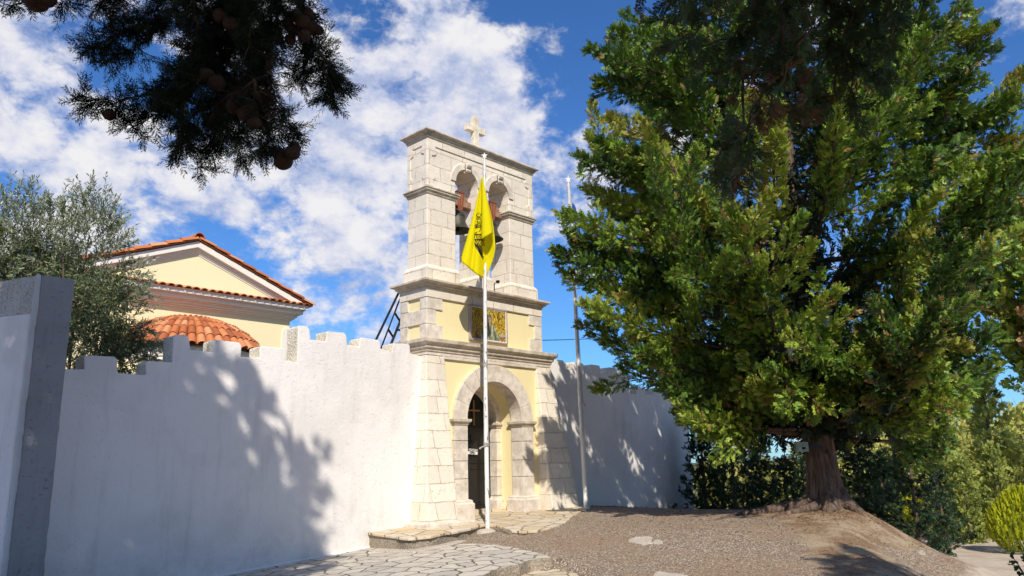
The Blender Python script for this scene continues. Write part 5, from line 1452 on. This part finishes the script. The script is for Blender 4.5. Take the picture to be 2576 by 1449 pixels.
yp = [young(31, 4.0, 1.05), young(32, 4.0, 1.25), young(33, 4.0, 1.6, 40)]
GY_ = 'young cypresses beyond the crest'
placed = {}
for (k, u, d, v, lab, wx) in ((0, 1763, 25.5, 1056, 'dark young cypress touching the end of the right white wall', 1.0), (1, 1838, 24.5, 1048, 'tall dark young cypress second from the white wall, against the sky', 1.0),
                              (0, 1905, 26.0, 1120, 'dark young cypress in the gap left of the big trunk, third from the wall', 1.2), (1, 1965, 24.0, 1150, 'low dark young cypress half hidden by drooping boughs left of the trunk', 1.2), (0, 2012, 27.5, 1135, 'young cypress seen close against the left side of the thick trunk', 1.0),
                              (1, 2150, 21.0, 1120, 'dark young cypress just right of the thick trunk', 1.1), (0, 2205, 22.5, 1135, 'slender dark young cypress between the trunk and the broad young one', 1.0), (2, 2282, 19.5, 1095, 'broad dark young cypress right of the trunk above the dirt track', 1.0), (1, 2345, 23.5, 1170, 'dark young cypress behind the broad one on the right', 1.0)):
    loc = gl(u, d); H = to_top(u, d, v) - loc[2]
    pr = placed.get(k, yp[k])
    t = plant(pr, 'young_cypress', lab, 'tree', loc, GY_, H / 4.0 * wx, u * .37, H / 4.0)
    placed.setdefault(k, t)
    if pr is yp[k]: t['group'] = GY_

# ---- hillside
rg = np.random.RandomState(77)
def blob_tree(seed, H, Rr, m_, n=420, size=.42, trunk=True, tint=.5, tmpl=None, low=.25, lumps=9):
    r = np.random.RandomState(seed); l = Leaves(tmpl or SPR_LOW); tbs = MB()
    tbs.tube([(0, 0, -.6), (.05, .03, H * .4), (0, 0, H * .75)], [.14, .10, .03], 6)
    C = []
    for k in range(lumps):
        a = r.rand() * 6.283; q = r.rand() ** .6
        C.append((np.array((math.cos(a) * q * Rr * .72, math.sin(a) * q * Rr * .72, H * (low + (0.88 - low) * r.rand() * (1 - .45 * q)))), Rr * r.uniform(.30, .52)))
    for c, rad in C:
        tbs.tube([(0, 0, H * .3), tuple(c * .6 + np.array((0, 0, H * .1))), tuple(c)], [.06, .04, .01], 4, cap=False)
        m2 = n // lumps
        d = unit(r.normal(size=(m2, 3)) + np.array((0, 0, .25))); P = c + d * rad * (r.rand(m2, 1) ** .4) * np.array((1, 1, .85))
        l.put(P, d + r.normal(size=(m2, 3)) * .5 + np.array((0, 0, .3)), size * r.uniform(.6, 1.2, m2), np.clip(tint + r.normal() * .14 + r.normal(size=m2) * .12, 0, 1), r, .4, 1.0)
    return l, tbs, m_
PR = {'olive': [blob_tree(51, 4, 2.0, 'olivehill', 1300, .25), blob_tree(52, 4, 1.8, 'olivehill', 1300, .25, tint=.65), blob_tree(57, 4, 2.1, 'olivehill', 1300, .25, tint=.38)], 'scrub': [blob_tree(53, 2.2, 1.8, 'gorse', 1100, .22, low=.1), blob_tree(54, 2.0, 1.6, 'gorse', 1100, .22, low=.1, tint=.35)],
      'conifer': [young(55, 5.0, 1.25, 46, 'pale', 9, .25, SPR, .55), young(56, 5.0, 1.05, 42, 'pale', 9, .25, SPR, .4)]}
LAB = {'olive': ('hillside_tree', 'rounded olive green tree in the wood on the hillside at the right', 'tree', 'round trees of the hillside wood'),
       'scrub': ('scrub_bush', 'yellow green scrub bush among the trees on the hillside at the right', 'bush', 'yellow green scrub on the hillside'),
       'conifer': ('hillside_conifer', 'pale green pointed conifer in the wood on the hillside at the right', 'tree', 'pale conifers of the hillside wood')}
used = {}
def hill(kind, i, u, d, k, rz, dz=-.15, label=None):
    pr = used.get((kind, i), PR[kind][i]); nm, lab, cat, grp = LAB[kind]
    t = plant(pr, nm, label or lab, cat, gl(u, d, dz), grp, k, rz)
    t['group'] = grp; used.setdefault((kind, i), t); return t
rows = [(24.5, 2330, 2420, 48, .62), (27, 2300, 2560, 46, .72), (30, 2290, 2640, 50, .85), (34, 2230, 2680, 58, .95), (39, 1760, 2700, 62, 1.05), (46, 1780, 2720, 66, 1.15), (54, 1790, 2740, 72, 1.25), (62, 1800, 2760, 80, 1.4)]
for ri, (d, u0, u1, st_, k) in enumerate(rows):
    u = u0 + rg.uniform(0, st_ * .6)
    while u < u1:
        kind = 'olive' if u < 2200 else rg.choice(['olive', 'olive', 'scrub', 'scrub', 'conifer'] if ri < 3 else ['olive', 'olive', 'olive', 'scrub', 'conifer'])
        hill(kind, rg.randint(len(PR[kind])), u, d + rg.uniform(-1.2, 1.2), k * rg.uniform(.8, 1.2) * (.62 if u < 2200 else 1.0), rg.uniform(0, 6.28))
        u += st_ * rg.uniform(.8, 1.2)
hill('conifer', 0, 2495, 27.5, 1.12, 1.0, label='tall pale green conifer standing above the golden round bush')

# ---- cypress at the far right edge
rng = np.random.RandomState(9)
TB2 = np.array(gl(2690, 25.0)); l = Leaves(SPR_LOW); tbs = MB()
t2 = thing('edge_cypress', 'brighter green cypress entering at the right edge behind the big one', 'tree', tuple(TB2))
tbs.tube([TB2 - (0, 0, .5), TB2 + (0, 0, 5), TB2 + (0, 0, 11.5)], [.28, .2, .03], 10)
conifer_crown(rng, TB2, lambda h: TB2 + np.array((0, 0, h * 14.0)), lambda h, az: lerp([(0, .2), (.42, .3), (.5, 2.2), (.7, 2.6), (.88, 1.5), (1, .2)], h), 80, l, tbs, .04, z0=.44, clump=.5, spr=8, size=.42, dense=.8, tint_mu=.66, tint_sd=.14, brown=.06, fill=.3)
obj('trunk', tbs, M['bark'], t2, smooth=True, weld=False); l.build('crown', M['cyp'], t2)

# ---- golden thuja
rng = np.random.RandomState(12)
tp = np.array(gl(2545, 21.5)); th = thing('golden_bush', 'bright golden green egg shaped bush at the edge of the dirt track', 'bush', tuple(tp))
FL = [spray_template(4, .34, .10, seed=40 + i, ang=22, lift=.03) for i in range(3)]
l = Leaves(FL); Hh, Rr = to_top(2520, 21.5, 1226) - tp[2], 0.92
n = 2600; a = rng.rand(n) * 6.283; h = rng.beta(1.5, 1.6, n)
prof_ = np.interp(h, [0, .12, .3, .5, .7, .88, 1.0], [.42, .80, 1.0, .98, .76, .40, .02]) * Rr
rr_ = prof_ * (rng.rand(n) ** .22)
P = tp + np.stack([np.cos(a) * rr_, np.sin(a) * rr_, h * Hh - .05], 1)
A = np.stack([np.cos(a) * .28, np.sin(a) * .28, np.ones(n)], 1) + rng.normal(size=(n, 3)) * .10
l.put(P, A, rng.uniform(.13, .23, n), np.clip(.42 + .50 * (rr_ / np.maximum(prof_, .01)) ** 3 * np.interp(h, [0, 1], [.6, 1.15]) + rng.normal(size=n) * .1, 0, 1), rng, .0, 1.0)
l.build('foliage', M['thuja'], th)
mb = MB(); mb.tube([tp - (0, 0, .3), tp + (0, 0, Hh * .6)], [.07, .03], 7); obj('stem', mb, M['oldbark'], th, smooth=True)

# ---- sapling at the lower right corner
rng = np.random.RandomState(3)
sp0 = on_z(2600, 1475, float(-1.75)); sp = thing('sapling', 'thin sapling with a few rounded leaves at the lower right corner', 'sapling', tuple(at(2590, 1500, 9.0)))
LEAF = [(np.array([(0, 0, 0), (.35, .26, .03), (.75, .24, .02), (1, 0, -.04), (.75, -.24, .02), (.35, -.26, .03)]), np.array([(0, 1, 2, 3), (0, 3, 4, 5)]))]
l = Leaves(LEAF); mb = MB()
for (pts, nl) in (([(2595, 1500), (2580, 1450), (2556, 1412), (2542, 1398)], 9), ([(2580, 1450), (2560, 1425), (2535, 1418)], 6), ([(2595, 1470), (2570, 1440), (2560, 1446)], 6), ([(2600, 1480), (2590, 1420), (2570, 1385)], 8)):
    W3 = [at(u_, v_, 9.0 + .05 * i) for i, (u_, v_) in enumerate(pts)]
    mb.tube(W3, list(np.linspace(.010, .003, len(W3))), 5)
    for k in range(nl):
        s = .35 + .65 * rng.rand(); i = min(int(s * (len(W3) - 1)), len(W3) - 2); f = s * (len(W3) - 1) - i
        l.put(W3[i] * (1 - f) + W3[i + 1] * f, rng.normal(size=3) + np.array((0, 0, .2)), rng.uniform(.055, .085), rng.rand(), rng, .8, .6)
mb.tube([at(2595, 1500, 9.0), at(2600, 1600, 9.0), at(2600, 1700, 9.0)], [.012, .014, .016], 6)
obj('stem', mb, M['oldbark'], sp, smooth=True); l.build('leaves', M['weed'], sp)

# ---- olive tree behind the left wall
rng = np.random.RandomState(21)
OLEAF = [(np.array([(0, 0, 0), (.3, .115, .02), (.7, .10, .03), (1, 0, 0), (.7, -.10, .03), (.3, -.115, .02)]), np.array([(0, 1, 2, 3), (0, 3, 4, 5)]))]
l = Leaves(OLEAF); mb = MB()
OD = 15.6
ob = at(150, 1180, OD); ob[2] = float(ground_z(ob[0], ob[1]))
ot = thing('olive_tree', 'silvery olive tree rising behind the left wall in front of the church', 'tree', tuple(ob))
def shoot(p, d, L, nl, tint, size, dr=0.0):
    pts = [p]
    for k in range(6):
        d = unit(d + rng.normal(size=3) * .13 + np.array((0, 0, .05 - dr))); pts.append(pts[-1] + d * L / 6)
    pts = np.array(pts); mb.tube(pts, list(np.linspace(.006, .0015, 7)), 3, cap=False)
    s = np.linspace(.08, 1, nl) * 5.999; i = s.astype(int); f = (s - i)[:, None]
    P = pts[i] * (1 - f) + pts[i + 1] * f; D = unit(pts[i + 1] - pts[i])
    side = unit(np.cross(D, rng.normal(size=(nl, 3))))
    l.put(P, D * .75 + side * .75 + rng.normal(size=(nl, 3)) * .15, size * rng.uniform(.75, 1.15, nl), np.clip(tint + rng.normal(size=nl) * .17, 0, 1), rng, .5, .9)
BL = [((30, 640), 140, 15.4), ((140, 620), 115, 15.6), ((225, 590), 78, 15.4), ((60, 760), 130, 15.3), ((215, 735), 70, 15.4), ((255, 800), 92, 15.0), ((230, 880), 80, 14.9), ((300, 870), 55, 15.0), ((285, 745), 45, 15.2), ((120, 730), 110, 15.8), ((-40, 700), 150, 15.2), ((290, 915), 48, 14.9)]
for (u_, v_), rpx, dd in BL:
    c = at(u_, v_, dd); rad = rpx * dd / FPX
    low_ = v_ > 690
    ns = int((230 if low_ else 115) * (rad / .8) ** 2.2) + 30
    for k in range(ns):
        d = unit(rng.normal(size=3)); p = c + d * rad * rng.rand() ** .33 * np.array((1, .8, 1))
        p[1] = max(p[1], 0.15)
        shoot(p, unit(d * .6 + np.array((0, 0, .75 if not low_ else .15)) + rng.normal(size=3) * .35), rng.uniform(.25, .5), 18, .42 if low_ else .66, .094, .05 if low_ else 0)
    mb.tube([ob + (0, 0, 2.2), (ob + (0, 0, 2.2)) * .45 + c * .55 + rng.normal(size=3) * .1, c], [.05, .03, .012], 5, cap=False)
for (a_, b_) in (((40, 560), (52, 432)), ((15, 560), (20, 470)), ((85, 560), (75, 440)), ((205, 560), (212, 440)), ((190, 560), (196, 470)), ((235, 570), (226, 430)), ((245, 580), (262, 470)), ((255, 600), (300, 492)), ((262, 610), (306, 520)), ((265, 640), (345, 598)), ((270, 660), (330, 560)),
                 ((280, 680), (388, 690)), ((285, 690), (352, 645)), ((290, 700), (392, 706)), ((320, 760), (402, 750)), ((130, 560), (120, 480)), ((165, 560), (150, 490)), ((340, 860), (410, 880)), ((350, 880), (400, 915)), ((330, 820), (395, 840)), ((300, 900), (390, 872)), ((310, 720), (385, 735))):
    p0, p1 = at(*a_, 15.2), at(*b_, 15.1); L = np.linalg.norm(p1 - p0)
    for k in range(6):
        s = rng.rand() * .55 if k else 0.0
        q = p0 + (p1 - p0) * s
        shoot(q, unit((p1 - p0) + rng.normal(size=3) * L * (.28 if k else .04)), L * (1 - s) * rng.uniform(.75, 1.05) if k else L, 30 if k == 0 else 22, .66, .094)
mb.tube([ob - (0, 0, .3), ob + (0.1, 0, 1.2), ob + (0, .1, 2.3)], [.16, .12, .07], 9)
mb.tube([at(160, 800, 15.0), at(160, 700, 15.0), at(159, 640, 15.0), at(165, 560, 15.0)], [.022, .02, .017, .008], 6)
obj('trunk', mb, M['oldbark'], ot, smooth=True, weld=False); l.build('foliage', M['olive'], ot)

# ---- cypresses behind and beside the viewer: they shade the wall and hang into the top of the picture
def shade_tree(name, label, base, H, prof_, seed, n_limb, spr=7, size=.55, clump=.6, z0=.12, jit=(.80, 1.04)):
    r = np.random.RandomState(seed); b = np.array((base[0], base[1], float(ground_z(*base)))); l = Leaves(SPR_LOW); tbs = MB()
    t = thing(name, label, 'tree', tuple(b))
    tbs.tube([b - (0, 0, .5), b + (0, 0, .6), b + (0, 0, H * .5), b + (0, 0, H)], [.42, .30, .2, .03], 14)
    conifer_crown(r, b, lambda h: b + np.array((0, 0, h * H)), lambda h, az: lerp(prof_, h), n_limb, l, tbs, .05, z0=z0, clump=clump, spr=spr, size=size, dense=.9, tint_mu=.42, tint_sd=.12, brown=.04, fill=.25, jit=jit)
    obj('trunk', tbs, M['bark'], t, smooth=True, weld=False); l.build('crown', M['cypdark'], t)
    return t
shade_tree('cypress_tree', 'cypress left of the viewer whose shadow falls on the long white wall', (-17.2, -10.0), 15.6, [(0, .7), (.253, 1.2), (.38, 1.9), (.51, 2.5), (.638, 3.0), (.70, 3.6), (.779, 3.95), (.862, 3.6), (.926, 2.6), (.965, 1.5), (1, .5)], 61, 240, 8, .50, .55, .2, jit=(.90, .98))
ovt = shade_tree('cypress_tree', 'cypress overhead whose dark cone bearing boughs hang into the top of the view', (-15.2, -17.6), 11.6, [(0, .8), (.2, 2.0), (.4, 3.2), (.62, 3.1), (.8, 2.0), (1, .3)], 62, 80)
shade_tree('cypress_tree', 'cypress left behind the viewer that shades the near flagstones', (-18.2, -15.2), 12.2, [(0, .6), (.3, 1.4), (.5, 2.4), (.78, 3.9), (.9, 2.6), (1, .3)], 64, 80)
shade_tree('cypress_tree', 'cypress right of the viewer casting feathery shadow on the asphalt', (-8.0, -17.8), 9.5, [(0, .6), (.25, 1.8), (.5, 2.3), (.75, 1.6), (1, .2)], 63, 46)

def bough(name, stems, parent, seed, tmpl, size, step, lat, tint, depth_j, brown_at=(), m_='cypdark', spread=1.0, droop=.5, rad=.006, fringe=2):
    """hanging bough: stems are photo positions with a lens distance; branchlets leave them on all sides"""
    r = np.random.RandomState(seed); l = Leaves(tmpl); tbs = MB()
    for stem in stems:
        W3 = [at(u_, v_, d_) for u_, v_, d_ in stem]
        dens = []
        for a_, b_ in zip(W3, W3[1:]):
            n_ = max(2, int(np.linalg.norm(b_ - a_) / step))
            for k in range(n_): dens.append(a_ + (b_ - a_) * k / n_)
        dens.append(W3[-1]); dens = np.array(dens)
        dens[1:-1] += r.normal(size=(len(dens) - 2, 3)) * step * .25
        tbs.tube(dens, list(np.linspace(rad, rad * .25, len(dens))), 6, cap=False)
        for i in range(len(dens) - 1):
            s = i / len(dens); D = unit(dens[i + 1] - dens[i])
            for q in range(fringe):
                sd = unit(D * r.uniform(.3, .9) + r.normal(size=3) * .7 * spread + np.array((0, 0, -.25 * droop)))
                L = lat * r.uniform(.5, 1.2) * (1.1 - .72 * s)
                p = dens[i]; e = p + sd * L + np.array((0, 0, -L * .18 * droop))
                tbs.tube([p, (p + e) / 2 + np.array((0, 0, L * .04)), e], [rad * .3, rad * .22, rad * .12], 4, cap=False)
                m2 = max(3, int(L / (size * .33)))
                u_ = (np.arange(m2) + r.rand(m2) * .8) / m2
                P = p + (e - p) * u_[:, None]
                A = sd * .8 + r.normal(size=(m2, 3)) * .5 + np.array((0, 0, -.15 * droop))
                t_ = np.clip(tint + r.normal() * .12 + r.normal(size=m2) * .08, 0, .84)
                for (bu, bv, br) in brown_at:
                    c_ = at(bu, bv, stem[0][2])
                    if np.linalg.norm(p - c_) < br and r.rand() < .75: t_[:] = r.uniform(.93, 1.0)
                l.put(P, A, size * r.uniform(.7, 1.15, m2), t_, r, .2, 1.0)
    b = obj(name, tbs, M['oldbark'], parent, smooth=True, weld=False)
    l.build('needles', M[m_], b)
    return b
D0 = 1.55
LB_ = [[(600, -160, D0), (575, 0, D0), (520, 150, D0 + .02), (400, 230, D0), (290, 255, D0 - .02), (200, 262, D0)],
       [(520, -150, D0 + .06), (440, 30, D0 + .05), (330, 70, D0 + .04), (215, 130, D0 + .03)],
       [(640, -150, D0 - .05), (625, 100, D0 - .05), (640, 250, D0 - .04), (690, 350, D0 - .03), (730, 385, D0 - .03)],
       [(600, -100, D0 + .08), (610, 150, D0 + .07), (575, 300, D0 + .05), (510, 425, D0 + .04)],
       [(560, -60, D0), (500, 140, D0 + .02), (420, 260, D0 + .02), (320, 335, D0 + .02)],
       [(420, -120, D0 + .1), (400, 60, D0 + .1), (330, 130, D0 + .08), (260, 160, D0 + .08)],
       [(700, -150, D0), (690, 40, D0), (660, 200, D0), (720, 300, D0), (745, 335, D0)],
       [(560, 40, D0 + .1), (540, 240, D0 + .1), (470, 360, D0 + .08)],
       [(780, -150, D0 + .05), (757, 20, D0 + .05), (790, 120, D0 + .05), (840, 180, D0 + .05), (872, 238, D0 + .05)],
       [(765, 60, D0 + .08), (768, 150, D0 + .08), (752, 222, D0 + .08)], [(800, 130, D0 + .03), (822, 200, D0 + .03), (832, 262, D0 + .03)],
       [(600, 220, D0 - .06), (600, 330, D0 - .06), (595, 405, D0 - .06)], [(520, 180, D0 - .06), (450, 300, D0 - .06), (455, 390, D0 - .06)], [(640, 200, D0 - .08), (660, 330, D0 - .08), (655, 415, D0 - .08)],
       [(470, -100, D0 - .05), (500, 60, D0 - .05), (480, 180, D0 - .05), (410, 300, D0 - .05)], [(300, -80, D0 + .02), (250, 20, D0 + .02), (225, 95, D0 + .02)][:2] + [(330, 60, D0 + .02)],
       [(620, -60, D0 + .03), (560, 100, D0 + .03), (560, 260, D0 + .03), (540, 370, D0 + .03)], [(700, -60, D0 + .1), (670, 100, D0 + .1), (640, 220, D0 + .1), (600, 300, D0 + .1)]]
SPR_NEAR = [spray_template(9, 0.36, 0.019, seed=70 + i, subs=3, ang=36, lift=.12) for i in range(4)]
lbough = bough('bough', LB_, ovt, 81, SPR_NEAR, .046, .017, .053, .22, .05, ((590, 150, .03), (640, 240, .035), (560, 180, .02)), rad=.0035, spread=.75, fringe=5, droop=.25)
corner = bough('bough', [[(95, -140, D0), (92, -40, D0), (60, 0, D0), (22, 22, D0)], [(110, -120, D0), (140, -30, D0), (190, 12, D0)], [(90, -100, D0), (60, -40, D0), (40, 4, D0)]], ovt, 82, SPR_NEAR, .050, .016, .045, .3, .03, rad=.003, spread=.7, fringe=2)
def cones(parent, spots, seed):
    r = np.random.RandomState(seed)
    for (u_, v_, d_, rad) in spots:
        c = at(u_, v_, d_)
        bm = bmesh.new(); bmesh.ops.create_icosphere(bm, subdivisions=3, radius=1.0)
        seeds = unit(r.normal(size=(11, 3)))
        V = np.array([v.co[:] for v in bm.verts]); dots = np.sort(V @ seeds.T, axis=1)
        gap = np.clip((dots[:, -1] - dots[:, -2]) / .16, 0, 1)
        k = 0.86 + .14 * gap
        mbc = MB(); mbc.add(c + V * k[:, None] * rad * np.array((1, 1, .93)), [[v.index for v in f.verts] for f in bm.faces]); bm.free()
        obj('seed_cone', mbc, M['conecol'], parent, smooth=True, angle=60)
D1 = D0 - .06
cones(lbough, [(712, 405, D1, .019), (735, 385, D1 - .02, .015), (702, 388, D1, .014), (742, 372, D1 + .01, .012), (745, 40, D0, .014), (762, 55, D0 - .01, .016), (785, 70, D0, .016), (800, 75, D0, .012), (735, 75, D0, .013), (765, 90, D0 - .02, .014), (775, 35, D0 + .02, .013), (725, 60, D0, .013),
               (555, 40, D0 - .05, .016), (580, 60, D0 - .06, .015), (520, 190, D0 - .07, .016), (545, 210, D0 - .08, .017), (730, 200 - 100, D0, .012), (430, 252, D0, .012), (275, 288, D0 - .02, .013), (620, 285, D0 - .09, .018), (590, 270, D0 - .09, .016), (640, 310, D0 - .1, .014)], 5)
cones(corner, [(92, -2, D1, .026), (118, -6, D1 + .01, .020), (70, -12, D1 + .01, .018)], 6)
# bough at the upper right, a little farther off
D2 = 3.7
def rs(pts, d): return [(u_, v_, d + .05 * math.sin(i * 2.1 + u_)) for i, (u_, v_) in enumerate(pts)]
RB_ = [rs(p_, D2 + o_) for p_, o_ in (([(1960, -220), (1900, 40), (1800, 110), (1660, 120)], 0), ([(2000, -200), (1960, 120), (1905, 250), (1850, 380), (1832, 470)], -.1), ([(2080, -200), (2080, 120), (2040, 250), (1990, 300)], .1), ([(2180, -200), (2200, 40), (2180, 150), (2240, 240)], 0),
       ([(1860, -200), (1760, 0), (1690, 60), (1620, 20)], .15), ([(2260, -220), (2290, -60), (2320, -10)], .1), ([(1930, -150), (1880, 150), (1780, 190), (1700, 160)], -.05), ([(2040, -180), (2020, 100), (1960, 200), (1935, 290)], -.15), ([(2120, -180), (2140, 150), (2130, 260), (2160, 300)], .05), ([(2220, -180), (2240, 80), (2215, 190)], -.1),
       ([(1900, 120), (1880, 240), (1870, 330), (1805, 420)], .05), ([(1820, -180), (1800, 20), (1740, 90), (1700, 110)], -.1), ([(2060, -150), (2090, 60), (2105, 200), (2080, 290)], .15), ([(1990, -160), (1960, 40), (1900, 160)], .2), ([(2150, -160), (2170, 80), (2200, 200)], .2), ([(1885, 380), (1850, 430), (1862, 480)], 0), ([(1980, -100), (2010, 160), (2030, 290)], 0),
       ([(1860, 340), (1820, 400), (1795, 430)], .1), ([(1700, -160), (1640, -60), (1600, 5)], .1), ([(1760, -160), (1700, -20), (1660, 60)], 0), ([(2300, -160), (2260, 0), (2245, 60)], .05))]
bough('bough', RB_, ovt, 83, SPR_FINE, .105, .058, .135, .70, .1, ((1925, 235, .14), (1920, 265, .12), (2035, 270, .13), (1885, 440, .1)), rad=.010, spread=.7, fringe=2, droop=.7, m_='cyp2')

# ------------------------------------------------------------------ litter on the mound
rng = np.random.RandomState(14)
l = Leaves([(np.array([(0, 0, 0), (.5, .14, .05), (1, 0, 0), (.5, -.14, .05)]), np.array([(0, 1, 2, 3)]))])
n = 5200
a = rng.rand(n) * 6.283; q = np.abs(rng.normal(size=n)) * 2.6 + .6
X_ = TREE[0] + np.cos(a) * q; Y_ = TREE[1] + np.sin(a) * q
X_ = np.concatenate([X_, 3.3 + rng.rand(900) * 2.2, rng.uniform(-6, 4, 700)]); Y_ = np.concatenate([Y_, -.45 - np.abs(rng.normal(size=900)) * .8, rng.uniform(-11, -2.5, 700)])
k_ = ~in_poly(X_, Y_, PAVE) & ~in_poly(X_, Y_, APRON); X_, Y_ = X_[k_], Y_[k_]
ok = (edge_dist(X_, Y_) < 1.6)
X_, Y_ = X_[ok], Y_[ok]; Z_ = ground_z(X_, Y_) + .012; n = len(X_)
l.put(np.stack([X_, Y_, Z_], 1), rng.normal(size=(n, 3)) * np.array((1, 1, .12)), rng.uniform(.03, .085, n), rng.rand(n), rng, 2.0, .5)
lit_ = l.build('leaf_litter', m_leaf('dry_leaf_litter', [(0, (.07, .035, .018)), (.6, (.19, .10, .045)), (1, (.36, .25, .14))], .8, 0, .2), None)
tagit(lit_, 'brown dry litter scattered over the mound round the cypress', 'leaf litter', kind='stuff')
# a few loose stones
M['pebble'] = m_rough('loose_stone', (.25, .22, .18), (.55, .50, .43))
for (u_, v_, zg, rad, lab) in ((2315, 1392, None, .09, 'pale loose stone on the slope above the dirt track'), (1792, 1421, None, .03, 'small dark stone on the asphalt near a cement patch')):
    d_ = FWD + RIGHT * (u_ - PW / 2) / FPX - UP * (v_ - PH / 2) / FPX
    tt = 6.0
    while tt < 40 and CAMLOC[2] + d_[2] * tt > float(ground_z(CAMLOC[0] + d_[0] * tt, CAMLOC[1] + d_[1] * tt)): tt += .05
    c = CAMLOC + d_ * tt
    bm = bmesh.new(); bmesh.ops.create_icosphere(bm, subdivisions=2, radius=1.0); V = np.array([v.co[:] for v in bm.verts])
    V = V * (1 + .22 * np.sin(V[:, :1] * 4 + V[:, 1:2] * 5)) * np.array((1.3, .9, .55)) * rad
    mbc = MB(); mbc.add(c + V, [[v.index for v in f.verts] for f in bm.faces]); bm.free()
    tagit(obj('loose_stone', mbc, M['pebble'], smooth=True), lab, 'stone')
